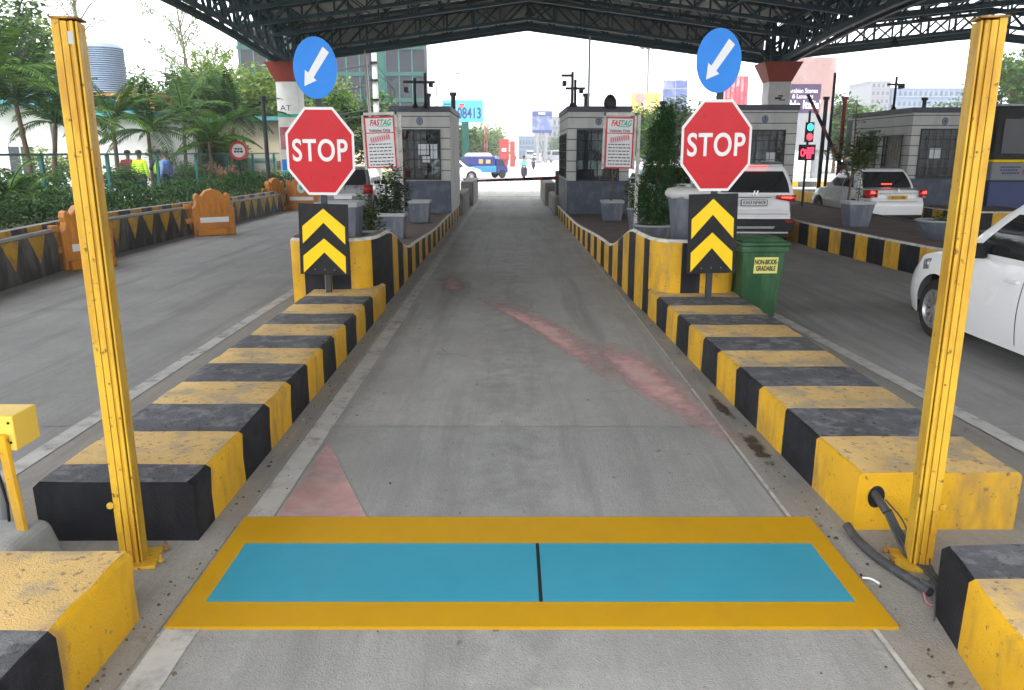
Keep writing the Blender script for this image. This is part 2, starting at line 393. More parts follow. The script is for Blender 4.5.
sheet('paint_patch', [[gp(*p) for p in ((274, 521), (368, 521), (361, 508), (352, 490), (344, 474), (336, 458), (327, 445), (318, 458), (300, 485))]], 'pinkflat', z=.012)
patch([(496, 308), (520, 312), (542, 321), (562, 330), (580, 345), (591, 364), (572, 356), (552, 342), (527, 326)], 'pink')
patch([(602, 355), (620, 354), (640, 360), (662, 376), (682, 397), (703, 421), (668, 406), (645, 393), (622, 376)], 'pink')
patch([(440, 280), (455, 277), (466, 284), (462, 292), (445, 293)], 'pinkfaint')
patch([(706, 393), (716, 398), (730, 412), (738, 422), (728, 420), (712, 408)], 'stain', name='wet_stain')
patch([(738, 435), (752, 432), (776, 462), (770, 470), (752, 455)], 'stain', .011, name='wet_stain')
# raised ground of the verge
m = MB(); m.box(-60, -7.75, 4, 75, -.2, .12); tag(m.build('verge_ground', 'soilgrass'), kind='structure')

# grit and dry leaf scraps lying along the kerbs
random.seed(99); m = MB()
for _ in range(420):
    side = random.random(); y = 2.2+random.random()**1.6*11
    x = (-1.55+abs(random.gauss(0, .09))) if side < .45 else (1.68-abs(random.gauss(0, .09))) if side < .85 else random.uniform(-1.3, 1.4)
    s = random.uniform(.002, .008)*(1.6 if random.random() < .1 else 1); a = random.uniform(0, PI)
    m.box(-s, s, -s*.7, s*.7, 0, s*.8, random.choice((0, 0, 1, 2)), Matrix.Translation((x, y, .006)) @ Matrix.Rotation(a, 4, 'Z'), tx=.6, ty=.6)
tag(m.build('grit', ['soil', 'conc', 'bark']), 'grit and scraps along the foot of the kerbs', 'grit', kind='stuff')
# ------------------------------------------------------------------ graphic overlay, not part of the lane, built as a flat panel
M['overlayyel'] = pm('ochre_overlay', (.46, .25, .002), .6, .04, 2, .05, 90, c2=(.4, .22, .01), amt=.25, s2=3, c3=(.3, .18, .04), a3=.4, s3=30, e3=(.66, .72))
M['overlayblue'] = pm('blue_overlay', (.034, .26, .37), .6, .04, 2, .05, 90, c2=(.05, .25, .35), amt=.3, s2=2.5, c3=(.1, .24, .3), a3=.4, s3=30, e3=(.66, .72))
t = thing('overlay_panel', 'overlay graphic of a sky blue rectangle with a broad ochre border across the middle lane', 'graphic overlay', (0.08, 3.36, 0))
def ringq(m, xo, yo, xi, yi, z, mi=0):
    o = [(-xo, -yo), (xo, -yo), (xo, yo), (-xo, yo)]; i = [(-xi, -yi-.055), (xi, -yi-.055), (xi, yi-.055), (-xi, yi-.055)]
    for k in range(4):
        l = (k+1) % 4
        m.add([(*o[k], z), (*o[l], z), (*i[l], z), (*i[k], z)], [(0, 1, 2, 3)], mi)
        m.add([(*o[k], .0), (*o[l], .0), (*o[l], z), (*o[k], z)], [(0, 1, 2, 3)], mi)
m = MB(); ringq(m, 1.5, .5, 1.4, .262, .018); m.build('border', 'overlayyel', t)
for sx in (-1, 1):
    m = MB(); a, b = (-1.4, .037) if sx < 0 else (.053, 1.4); m.box(a, b, -.317, .207, .002, .018); m.build('panel', 'overlayblue', t)
m = MB(); m.box(.0372, .0528, -.317, .207, .001, .019); m.build('seam', 'dark', t)

# ------------------------------------------------------------------ striped blocks and islands
def jit(v, a=.006): return v+random.uniform(-a, a)
def striped(root, name, xl, xr, h, ys, first, front=True, off=0, mats=('yel', 'blk', 'yeltop', 'blktop')):
    """low block: stripes across its length"""
    m = MB(); k = first
    fine = []
    for a, b in zip(ys, ys[1:]):
        n = max(1, round((b-a)/.13)); prev = None
        for i in range(n+1):
            y = a+(b-a)*i/n
            L_, R_ = xl(y), xr(y); c = .016+random.random()*.014; chip = -.018 if random.random() < .06 else 0; bj = .007 if i in (0, n) else 0
            sec = [(L_, 0), (jit(L_), h-c), (L_+c, jit(h, .002)), (L_+(R_-L_)*.33, jit(h, .003)), (L_+(R_-L_)*.66, jit(h, .003)), (R_-c+chip, jit(h, .003)+chip*.3), (jit(R_)+chip*.6, h-c+chip*.8), (jit(R_, .003), h*.5), (R_, 0)]
            if prev and i > 0 or (prev and i == 0): pass
            cur = [(x, y+random.uniform(-bj, bj), z) for x, z in sec]
            if i == 0 and fine: cur = fine[-1][0]
            if prev is not None and i > 0:
                for j in range(len(sec)-1):
                    top = 2 if 2 <= j <= 4 else 0
                    m.add([prev[j], prev[j+1], cur[j+1], cur[j]], [(0, 1, 2, 3)], k+top)
            fine.append((cur, k)); prev = cur
        k = 1-k
    for idx, fl in ((0, 1), (-1, 0)):
        cur, kk = fine[idx]
        ids = list(range(len(cur)))
        m.add(cur, [tuple(ids if fl else ids[::-1])], kk)
    o = m.build(name, list(mats), root)
    bm = bmesh.new(); bm.from_mesh(o.data); bmesh.ops.remove_doubles(bm, verts=bm.verts, dist=.0004); bmesh.ops.recalc_face_normals(bm, faces=bm.faces); bm.to_mesh(o.data); bm.free()
    o.data.polygons.foreach_set('use_smooth', [True]*len(o.data.polygons)); o.data.set_sharp_from_angle(angle=R(50))
    return o

def perim(pts, step=.1):
    out = []; s = 0
    for a, b in zip(pts, pts[1:]):
        a = Vector(a); b = Vector(b); L = (b-a).length; n = max(1, round(L/step))
        for i in range(n): out.append(((a+(b-a)*i/n), s+L*i/n))
        s += L
    out.append((Vector(pts[-1]), s)); return out
def raised(root, path, hfun, stripes, default=.48, inner=-1, th=.13, mats=('yel', 'blk', 'trim', 'deck'), cf=None):
    """kerb wall that follows path, its top edge whitewashed"""
    pts = perim(path, .09); m = MB()
    def colour(s):
        acc = 0; k = 1
        for L, kk in stripes:
            acc += L
            if s < acc: return kk
        lastk = stripes[-1][1]; n = int((s-acc)/default)
        return (1-lastk) if n % 2 == 0 else lastk
    rings = []
    for i, (p, s) in enumerate(pts):
        d = (pts[min(i+1, len(pts)-1)][0]-pts[max(i-1, 0)][0]).normalized(); n = Vector((-d.y, d.x))*inner
        h = hfun(p.x, p.y); q = p+n*th; w = random.uniform(-.004, .004)
        rings.append([(p.x, p.y, 0), (p.x+w*n.x, p.y+w*n.y, h*.55), (p.x, p.y, h-.035), (p.x+n.x*.028, p.y+n.y*.028, h), (q.x, q.y, h), (q.x, q.y, .1)])
    for i in range(len(rings)-1):
        a, b = rings[i], rings[i+1]; k = cf(a[0][0], a[0][1]) if cf else colour(pts[i][1])
        for j in range(5):
            mi = k if j < 2 else (2 if j < 3 else 3)
            m.add([a[j], a[j+1], b[j+1], b[j]], [(0, 1, 2, 3)], mi)
    for r_ in (rings[0], rings[-1]): m.add(r_, [tuple(range(6))], 0)
    o = m.build('kerb_wall', list(mats), root)
    bm = bmesh.new(); bm.from_mesh(o.data); bmesh.ops.remove_doubles(bm, verts=bm.verts, dist=.0004); bmesh.ops.recalc_face_normals(bm, faces=bm.faces); bm.to_mesh(o.data); bm.free()
    o.data.polygons.foreach_set('use_smooth', [True]*len(o.data.polygons)); o.data.set_sharp_from_angle(angle=R(45))
    return o
def ss(a, b, x): t = max(0, min(1, (x-a)/(b-a))); return t*t*(3-2*t)
def deck(root, left, right, ys, zf):
    m = MB(); prev = None
    for y in ys:
        cur = [(left(y), y, zf(y)), ((left(y)+right(y))/2, y, zf(y)), (right(y), y, zf(y))]
        if prev:
            for j in range(2): m.add([prev[j], prev[j+1], cur[j+1], cur[j]], [(0, 1, 2, 3)])
        prev = cur
    return m.build('deck', 'deck', root)
lerp = lambda a, b, t: a+(b-a)*max(0, min(1, t))

# near blocks
t = thing('kerb_block', 'low yellow and black concrete block at the bottom left corner beside the yellow pole', 'kerb block')
striped(t, 'block', lambda y: -2.45, lambda y: -1.555-(2.93-y)*.12*0, .32, [.25, .78, 1.31, 1.85, 2.38, 2.93], 0)
t = thing('kerb_block', 'black and yellow concrete block at the bottom right corner where the cables end', 'kerb block')
striped(t, 'block', lambda y: 1.785-(2.98-y)*.16, lambda y: 2.7, .32, [.1, .62, 1.15, 1.68, 2.2, 2.72, 2.98], 0)

# island of the first booth
isl1 = thing('traffic_island', 'striped kerb island left of the middle lane carrying booth 1', 'traffic island')
striped(isl1, 'low_nosing', lambda y: -2.36, lambda y: -1.575, .32, [3.62, 3.85, 4.35, 4.87, 5.37, 5.87, 6.36, 6.83, 7.3, 7.8, 8.3, 8.8, 9.7], 1)
hl = lambda x, y: .92-.45*ss(10.1, 12.6, y)-.12*ss(12.4, 17, y)
path = smoothpath([(-3.05, 33), (-3.0, 13), (-2.68, 10.1), (-2.65, 9.42), (-2.57, 9.26), (-1.9, 9.22), (-1.68, 9.38), (-1.6, 9.75), (-1.6, 12), (-1.6, 33)], 2)
def cfl(x, y):
    if x < -2.1 and y > 9.45: return 0 if y > 9.9 and int(y/.5) % 2 else 1
    if y < 9.72 and x < -1.6:
        return 1 if x < -2.54 else 0 if x < -1.97 else 1 if x < -1.71 else 0
    return int((y-10.05)/.5) % 2 if y > 10.05 else 0
def cfr(x, y):
    if x > 2.48: return 1 if 9.3 > y or int(y/.5) % 2 else 0
    if y < 9.5: return 0 if x < 1.64 else 1 if x < 1.96 else 0 if x < 2.2 else 1 if x < 2.27 else 0 if x < 2.36 else 1 if x < 2.44 else 0
    if y < 10.1: return 1
    return int((y-10.1)/.5) % 2
cfr_ = cfr
def cfl_(x, y): return 1-cfl(x, y)
raised(isl1, path, hl, [(23.45, 0), (.2, 0), (.5, 1), (.42, 0), (.3, 0), (.38, 1), (.2, 0), (.24, 1), (.2, 0)], .42, inner=1, cf=cfl_)
zdl = lambda y: min(hl(0, y)-.04, .62)
deck(isl1, lambda y: lerp(-2.5, -2.88, (y-9.4)/3.4), lambda y: -1.72, [9.42, 10, 10.5, 11, 11.5, 12, 12.5, 13, 15, 17, 20, 25, 32.9], zdl)
# island of the second booth
isl2 = thing('traffic_island', 'striped kerb island right of the middle lane with a chipped low nosing, carrying booth 2', 'traffic island')
striped(isl2, 'low_nosing', lambda y: lerp(1.76, 1.62, (y-3.7)/5.5), lambda y: 2.59, .32, [3.74, 4.27, 4.78, 5.26, 5.78, 6.28, 6.77, 7.27, 7.76, 8.24, 8.75, 9.25, 9.6], 0)
hr = lambda x, y: .93-.45*ss(10.2, 12.8, y)-.16*ss(12.6, 19, y)
path = smoothpath([(3.35, 33), (3.35, 12), (2.75, 9.9), (2.6, 9.2), (2.5, 8.98), (1.95, 8.98), (1.7, 9.06), (1.58, 9.5), (1.56, 12), (1.45, 18), (1.38, 24), (1.38, 33)], 2)
raised(isl2, path, hr, [(21.2, 0), (1.95, 1), (.1, 0), (.06, 1), (.1, 0), (.32, 1), (.36, 0), (.36, 1), (.33, 0), (.3, 1), (.28, 0)], .42, inner=-1, cf=lambda x, y: 1-cfr(x, y))
zdr = lambda y: min(hr(0, y)-.04, .62)
deck(isl2, lambda y: lerp(1.72, 1.52, (y-9)/14), lambda y: lerp(2.5, 3.25, (y-9.2)/3), [9.2, 10, 10.5, 11, 11.5, 12, 12.5, 13, 14, 15, 17, 20, 25, 32.9], zdr)
# island of the third booth
isl3 = thing('traffic_island', 'broad striped kerb island behind the white hatchback carrying booth 3', 'traffic island')
path = smoothpath([(6.05, 33), (6.05, 17), (6.4, 12.5), (6.6, 11.6), (7, 11.2), (8.2, 11.2), (8.6, 11.6), (8.7, 13), (8.5, 33)], 1)
raised(isl3, path, lambda x, y: .48, [(16, 0)], .5, inner=1)
o = sheet('deck', [[(6.17, 32.8), (6.17, 17), (6.5, 12.5), (6.75, 11.5), (8.5, 11.6), (8.4, 32.8)]], 'deck', kind=None, z=.46, par=isl3)
# island of the fourth booth
isl4 = thing('traffic_island', 'kerb island carrying booth 4 behind the white sedan', 'traffic island')
path = [(11.3, 33), (11.3, 20.4), (11.6, 20), (13.3, 20), (13.5, 20.4), (13.5, 33)]
raised(isl4, path, lambda x, y: .45, [(6, 0)], .5, inner=1)
sheet('deck', [rect(11.42, 13.4, 20.1, 32.8)], 'deck', kind=None, z=.43, par=isl4)
# concrete tail blocks
for (x0, x1, y0, y1, h, lb) in ((-1.75, -1.5, 24.6, 28.2, .66, 'grey concrete block behind booth 1, nearer of two'), (-1.85, -1.4, 29, 33.4, .86, 'grey concrete block behind booth 1, farther of two'),
                     (1.3, 1.5, 24.6, 28.4, .55, 'grey concrete block behind booth 2, nearer of two'), (1.18, 1.6, 29, 33.6, .82, 'grey concrete block behind booth 2, farther of two')):
    m = MB(); m.box(x0, x1, y0, y1, 0, h); tag(m.build('concrete_block', 'curbgrey', bevel=.04), lb, 'concrete block', 'concrete blocks behind the booths')

# verge wall with painted pennants
vx = lambda y: -7.6+.45*max(0, (14.7-y)/3.8) if y < 14.7 else -7.6
t = thing('verge_wall', 'long low dark kerb wall painted with yellow pennants in front of the hedge', 'low wall')
m = MB(); y = 3.0; prev = None
vh = lambda y: .72-.12*ss(14, 26, y)
while y < 33.6:
    x = vx(max(y, 9)); h = vh(y)
    cur = [(x, y, 0), (x, y, h-.07), (x-.03, y, h-.03), (x-.16, y, h-.03), (x-.17, y, h+.05), (x-.32, y, h+.05), (x-.34, y, .1)]
    if prev:
        for j in range(6):
            mi = [0, 1, 1, 2 if int(y/.5) % 2 else 0, 1, 0][j]
            m.add([prev[j], prev[j+1], cur[j+1], cur[j]], [(0, 1, 2, 3)], mi)
    prev = cur; y += .25
M['wallblk'] = pm('sooty_wall_paint', (.05, .05, .048), .7, .3, 2, .3, 50, c2=(.2, .19, .17), amt=.6, s2=3, streak=(1, 1, .3))
M['wallyel'] = pm('faded_yellow_wall_paint', (.52, .3, .035), .7, .2, 3, .2, 60, c2=(.22, .16, .08), amt=.7, s2=5)
fixnormals(m.build('wall', ['wallblk', 'conc', 'wallyel'], t))
m = MB(); y = 8
while y < 33:
    w = .52+random.uniform(-.06, .06); h = vh(y); x = vx(y)+.006; d = random.uniform(.42, .52)
    m.add([(vx(y)+.006, y, h-.08), (vx(y+w)+.006, y+w, h-.08), (vx(y+w*.6)+.006, y+w*random.uniform(.35, .65), h-.08-d)], [(0, 1, 2)])
    y += w+random.uniform(.08, .3)
m.build('painted_pennants', 'wallyel', t)
# ------------------------------------------------------------------ yellow sensor poles
def pole(label, x, y, mir, rz):
    t = thing('sensor_pole', label, 'yellow pole', (x, y, 0), rz, 'tall yellow poles either side of the middle lane')
    s = mir; H = 2.42
    def bx(m, a, b, *r, **k): a, b = sorted((s*a*.66, s*b*.66)); m.box(a, b, *r, **k)
    m = MB(); bx(m, -.075, -.03, -.05, .05, .02, H); m.build('flat_plate', 'post', t, bevel=.003)
    m = MB()
    bx(m, -.026, .012, -.052, .06, .02, H-.01); bx(m, .012, .03, -.044, .06, .02, H-.01); bx(m, .03, .05, -.058, .06, .02, H-.01); bx(m, .058, .072, -.05, .06, .02, H-.01)
    m.build('channel', 'post', t, bevel=.003)
    m = MB(); bx(m, -.031, -.025, -.035, .05, .03, H-.03); bx(m, .05, .058, -.03, .055, .05, H-.15); m.build('slot', 'dark', t)
    m = MB(); m.box(-.054, .054, -.06, .066, H-.002, H+.006); m.build('cap_plate', 'rust', t)
    m = MB(); bx(m, .015, .045, -.0595, -.0585, H-.1, H-.05); m.build('sticker', 'planterlight', t) if s > 0 else None
    m = MB(); bx(m, -.08, .17, -.1, .1, .004, .02); m.build('base_plate', 'post', t, bevel=.003)
    for a, b in ((.13, .06), (.13, -.06)):
        m = MB(); m.lathe([(.014, .02), (.014, .032), (.007, .033), (.007, .06)], 6, T=Matrix.Translation((s*a, b, 0))); m.build('bolt', 'rust', t)
    m = MB(); m.lathe([(.016, 0), (.016, .012)], 10, T=Matrix.Translation((s*-.06, -.05, .32)) @ Matrix.Rotation(R(90), 4, 'X')); bx(m, -.072, -.03, -.06, -.05, .18, .3); m.build('latch', 'post', t, bevel=.002)
    for z in (.9, 1.35, 1.9):
        m = MB(); m.lathe([(.005, 0), (.004, .004)], 8, T=Matrix.Translation((s*-.0, -.0525, z)) @ Matrix.Rotation(R(90), 4, 'X')); m.build('screw', 'rust', t)
    return t
pole('tall yellow steel pole standing left of the middle lane', -1.8, 3.42, 1, R(12))
pole('tall yellow steel pole standing right of the middle lane by the cables', 1.925, 3.4, -1, R(-12))

# yellow box on legs, bottom left, with its concrete footing
t = thing('barrier_box', 'pale yellow metal box on a yellow leg at the left edge', 'steel box', (-2.37, 3.4, -.02))
m = MB(); m.box(-.35, .19, -.13, .05, .64, .8); m.build('housing', 'box', t, bevel=.006)
for a, b in ((.17, .77), (.17, .68), (.05, .72)): m = MB(); m.lathe([(.006, 0), (.006, .004)], 8, T=Matrix.Translation((a, -.13, b)) @ Matrix.Rotation(R(90), 4, 'X')); m.build('bolt', 'dark', t)
m = MB(); m.beam((.15, -.11, .15), (.14, -.142, .72), .05, .022); m.build('leg', 'yel', t, bevel=.004)
m = MB(); m.tube([(-.02, .02, .1), (-.01, 0, .4), (-.04, -.03, .66)], .028, 10); m.build('leg', 'steel', t, smooth=40)
m = MB(); m.lathe([(.05, -.02), (.05, .02)], 16, T=Matrix.Translation((.0, -.04, .58)) @ Matrix.Rotation(R(90), 4, 'X')); m.build('pivot', 'steel', t, smooth=40)
m = MB(); m.tube([(.02, -.05, .6), (.05, -.07, .5), (.055, -.05, .35), (.03, -.03, .2), (-.03, -.03, .12)], .006, 6); m.build('cable', 'dark', t, smooth=60)
M['lump'] = pm('pale_rough_concrete', (.27, .28, .28), .85, .15, 5, .4, 50, c2=(.17, .175, .18), amt=.5, s2=7)
m = MB(); m.box(-.33, .24, -.24, .16, .0, .235, tx=.84, ty=.8)
o = m.build('concrete_footing', 'lump', bevel=.05, loc=(-2.36, 3.3, .002)); o.modifiers['Bevel'].segments = 4
tag(o, 'rounded pale concrete footing under the yellow box at the left edge', 'footing')

# cables out of the hole
t = thing('cable_bundle', 'dark conduit and loose cables coming out of a hole in the striped block', 'cables')
def gp3(x, y, z): p = gp(x, y, z); return (*p, z)
m = MB(); m.lathe([(.055, 0), (.05, .004)], 18, T=Matrix.Translation((1.86, 3.735, .19)) @ Matrix.Rotation(R(90), 4, 'X'), sx=.8, sy=1.1); m.build('hole', 'dark', t)
M['conduit'] = pm('dusty_conduit', (.05, .052, .056), .55, .25, 12, .1, c2=(.12, .12, .12), amt=.5, s2=10)
def cab(pts, r, nm, n=10, mat='conduit', it=2):
    m = MB(); m.tube(smoothpath(pts, it), r, n); return m.build(nm, mat, t, smooth=60)
cab([(1.85, 3.76, .215), (1.85, 3.70, .2), (1.865, 3.62, .16)], .021, 'conduit')
for dx in (-.012, .0, .012, .02):
    cab([(1.87+dx, 3.64, .165), (1.885+dx, 3.57, .1), (1.9+dx*2, 3.42, .02), (1.93+dx, 3.3, .018), (1.9, 3.05, .02), (1.93, 3.0, .03)], .008, 'cable', 8)
cab([(1.70, 3.68, .06), (1.71, 3.6, .032), (1.73, 3.4, .03), (1.79, 3.22, .03), (1.83, 3.1, .03)], .022, 'conduit')
cab([(1.88, 3.68, .2), (1.95, 3.6, .12), (1.93, 3.5, .05), (1.97, 3.3, .02), (1.84, 3.15, .04), (1.8, 3.02, .12), (1.745, 2.9, .02)], .004, 'thin_wire', 6)
cab([(1.9, 3.5, .02), (1.98, 3.4, .06), (1.9, 3.25, .05), (1.86, 3.12, .06), (1.9, 3.02, .02)], .004, 'thin_wire', 6)
cab([(1.82, 3.16, .05), (1.86, 3.05, .06), (1.95, 3.0, .06)], .012, 'cable', 8)
cab([(1.80, 3.1, .03), (1.78, 3.03, .012), (1.84, 3.0, .02)], .003, 'pink_wire', 6, 'pinkink')
cab([(1.6, 3.25, .012), (1.63, 3.23, .02), (1.655, 3.2, .012)], .006, 'white_scrap', 6, 'white', 1)
m = MB()
for dx in (0, .04): m.tube(smoothpath([(2.25+dx, 3.05, .03), (2.35+dx, 3.15, .2), (2.5+dx, 3.25, .26), (2.75+dx, 3.3, .2)], 2), .014, 8)
tag(m.build('black_cable', 'dark', smooth=60), 'pair of thick black cables at the right edge above the striped corner block', 'cable')

# ------------------------------------------------------------------ road signs
def octagon(w, h, c=.293):
    a, b = w/2, h/2; ca, cb = w*c, h*c
    return [(-a+ca, -b), (a-ca, -b), (a, -b+cb), (a, b-cb), (a-ca, b), (-a+ca, b), (-a, b-cb), (-a, -b+cb)]
def roadsign(label, x, y, zb, stop, disc, chev, tilt):
    t = thing('road_sign', label, 'road sign', (x, y, 0), 0, 'stop and arrow signs at the island noses')
    m = MB(); m.box(-.032, .032, .02, .075, zb, 2.75); m.build('pole', 'signpost', t, bevel=.004)
    cx, cz, w, h = stop
    T = Matrix.Translation((cx, 0, cz)) @ Matrix.Rotation(R(tilt), 4, 'Y')
    m = MB(); m.prism(octagon(w, h), 0, .006, 0, T); sp = m.build('stop_plate', 'white', t)
    m = MB(); m.prism(octagon(w*.93, h*.94), -.003, -.0005, 0, T); m.build('red_face', 'red', sp)
    text('STOP', .33, 'lettering', 'white', sp, Matrix.Translation((cx-.005, -.005, cz)) @ Matrix.Rotation(R(tilt), 4, 'Y') @ Matrix.Rotation(R(90), 4, 'X'), bold=.006, sx=.74, sp=1.08)
    for a, b in ((-.14, .3), (.14, .3), (-.12, -.28), (.13, -.28)): m = MB(); m.lathe([(.009, 0), (.006, .005)], 8, T=T @ Matrix.Translation((a, -.003, b)) @ Matrix.Rotation(R(90), 4, 'X')); m.build('rivet', 'red', sp)
    cx, cz, w, h = disc
    m = MB(); m.lathe([(.5, 0), (.5, .006)], 64, T=Matrix.Translation((cx, 0, cz)) @ Matrix.Rotation(R(90), 4, 'X'), sx=w, sy=h); d = m.build('blue_disc', 'blue', t)
    # the arrow, pointing down to the left
    ar = [(-.5, 0), (-.2, .19), (-.2, .085), (.5, .1), (.5, -.1), (-.2, -.085), (-.2, -.19)]
    a = R(52); pts = []
    for u, v in ar:
        px, pz = u*math.cos(a)-v*math.sin(a), u*math.sin(a)+v*math.cos(a); pts.append((px*w*.86+.0, pz*h*.74))
    m = MB(); m.prism(pts, -.0095, -.0065, 0, Matrix.Translation((cx, 0, cz))); m.build('white_arrow', 'white', d)
    cx, cz, w, h, rz, ry = chev
    T = Matrix.Translation((cx, 0, cz)) @ Matrix.Rotation(R(rz), 4, 'Z') @ Matrix.Rotation(R(ry), 4, 'Y')
    m = MB(); m.prism([(-w/2, -h/2), (w/2, -h/2), (w/2, h/2), (-w/2, h/2)], 0, .006, 0, T); c = m.build('chevron_board', 'chevb', t)
    for zc in (.215, -.12):
        e = w*.43; q = [(-e, -.2), (0, .045), (e, -.2), (e, .0), (0, .205), (-e, .0)]
        m = MB(); m.prism([(u, v*h/.8*.98+zc*h/.8-.07) for u, v in q], -.003, -.0005, 0, T); m.build('yellow_chevron', 'chevy', c)
    for k in (-.4, 0, .4): m = MB(); m.lathe([(.006, 0), (.005, .004)], 8, T=T @ Matrix.Translation((k*w*.5, -.001, -h*.43)) @ Matrix.Rotation(R(90), 4, 'X')); m.build('rivet', 'planterlight', c)
    return t
roadsign('stop sign under a blue arrow disc on the island left of the middle lane', -2.12, 9.0, .3, (.0, 1.905, .755, .945), (-.005, 2.782, .475, .64), (-.015, .935, .56, .8, 0, 1.5), 0.3)
roadsign('stop sign under a blue arrow disc on the island right of the middle lane', 2.18, 8.62, .3, (-.02, 1.963, .74, .94), (-.045, 2.815, .465, .635), (-.005, 1.035, .53, .86, 0, -1.5), -.4)
# stub posts below the boards
m = MB(); m.box(-2.17, -2.1, 9.0+.08, 9.15, .31, .62); tag(m.build('stub_post', 'yel', bevel=.004), 'short yellow stub post behind the chevron board left of the middle lane', 'post')

# ------------------------------------------------------------------ lane boards with small print
def board(label, x, y, zb, w, h, zc, px, ry):
    t = thing('notice_board', label, 'notice board', (x, y, 0), 0, 'red framed notice boards in front of the booths')
    T = Matrix.Rotation(R(ry), 4, 'Y')
    T = Matrix.Translation((0, 0, zc)) @ T
    m = MB(); m.box(-w/2, w/2, 0, .02, -h/2, h/2, 0, T); b = m.build('board', 'white', t)
    m = MB(); f = .025
    for r_ in ((-w/2, w/2, h/2-f, h/2), (-w/2, w/2, -h/2, -h/2+f), (-w/2, -w/2+f, -h/2+f, h/2-f), (w/2-f, w/2, -h/2+f, h/2-f), (-w/2+f, w/2-f, h*.18, h*.18+.018)):
        m.box(r_[0], r_[1], -.006, -.0005, r_[2], r_[3], 0, T)
    m.build('red_border', 'redink', b)
    def tt(s, size, mat, dx, dz, **k):
        roll = k.pop('roll', 0)
        return text(s, size, 'lettering', mat, b, T @ TF(dx, -.003, dz, 0, roll), **k)
    tt('FAS', .15, 'redink', -w*.17, h*.38, bold=.004, sx=.72, shear=.35); tt('TAG', .15, 'greenink', w*.19, h*.38, bold=.004, sx=.72, shear=.35)
    m = MB(); m.box(-.03, w*.33, -.004, -.001, h*.31, h*.322, 0, T); m.build('green_underline', 'greenink', b)
    tt('Vehicles Only', .075, 'ink', 0, h*.235, bold=.001, sx=.95)
    m = MB(); TT = T @ Matrix.Translation((0, -.003, h*.08)) @ Matrix.Rotation(R(-10), 4, 'Y')
    random.seed(3)
    x = -w*.33
    while x < w*.3:
        ww = .03; m.box(x, x+ww, -.001, 0, -.035, .035, 0, TT); x += ww+.012
    m.box(-w*.34, w*.34, -.001, 0, .042, .05, 0, TT); m.box(-w*.34, w*.34, -.001, 0, -.05, -.042, 0, TT); m.build('red_stamp', 'pinkink', b)
    z = -h*.04
    while z > -h*.45:
        x = -w*.39; m = MB()
        while x < w*.36:
            ww = min(random.uniform(.025, .08), w*.4-x); m.box(x, x+ww, -.003, -.001, z, z+.018, 0, T); x += ww+.016
        z -= .062; m.build('print_line', 'ink', b)
    # frame
    m = MB()
    for q in (-w/2-.03, w/2+.03): m.box(q-.02, q+.02, .02, .06, -h/2-.02, h/2+.08, 0, T)
    m.box(-w/2-.05, w/2+.05, .02, .06, h/2+.03, h/2+.08, 0, T); m.build('frame', 'trim', t)
    m = MB(); m.box(px-.03, px+.03, .06, .12, zb-zc*0, zc+h/2+.05); m.build('post', 'trim', t)
    return t
board('red framed white notice board in front of booth 1', -2.45, 15.2, .34, .56, .93, 2.07, .36, -2)
board('red framed white notice board in front of booth 2', 2.08, 15.8, .3, .54, .96, 2.07, .38, 1)

# ------------------------------------------------------------------ wheeled bin
t = thing('wheeled_bin', 'green wheeled bin with a yellow sticker beside the right stop sign', 'bin', (2.8, 9.05, 0), R(3)); t.scale = (.9, .95, 1.02)
m = MB(); m.add([(-.22, -.2, .06), (.22, -.2, .06), (.22, .22, .06), (-.22, .22, .06), (-.275, -.28, .84), (.275, -.28, .84), (.275, .26, .84), (-.275, .26, .84)],
      [(3, 2, 1, 0), (4, 5, 6, 7), (0, 1, 5, 4), (1, 2, 6, 5), (2, 3, 7, 6), (3, 0, 4, 7)]); m.build('body', 'binG', t, bevel=.02)
m = MB(); m.box(-.3, .3, -.3, .28, .8, .865); m.build('rim', 'binG', t, bevel=.012)
m = MB(); m.box(-.305, .305, -.33, .27, .868, .91, ty=.98); m.box(-.27, .27, -.26, .24, .91, .955, tx=.88, ty=.8); m.build('lid', 'binG', t, bevel=.018)
m = MB(); m.tube([(-.25, .3, .86), (-.25, .36, .88), (.25, .36, .88), (.25, .3, .86)], .016, 8); m.build('handle', 'binG', t, smooth=50)
for s in (-1, 1):
    m = MB(); m.lathe([(.1, -.025), (.1, .025)], 20, T=Matrix.Translation((s*.22, .25, .1)) @ Matrix.Rotation(R(90), 4, 'Y')); m.build('wheel', 'tyre', t, smooth=40)
M['sticker'] = pm('yellow_sticker', (.72, .68, .2), .5, .05)
m = MB(); TS = Matrix.Translation((.03, -.266, .655)) @ Matrix.Rotation(R(6), 4, 'X'); m.box(-.15, .15, -.004, -.001, -.09, .09, 0, TS); st = m.build('sticker', 'sticker', t)
text('NON-BIODE-\nGRADABLE', .075, 'lettering', 'ink', st, TS @ TF(0, -.006, .0), bold=.0022, sx=.66, lsp=.95)
for s in (-1, 1):
    m = MB(); m.box(s*.15-.012, s*.15+.012, -.262, -.24, .2, .74, 0, Matrix.Translation((0, .012, 0)) @ Matrix.Rotation(R(0), 4, 'X'))

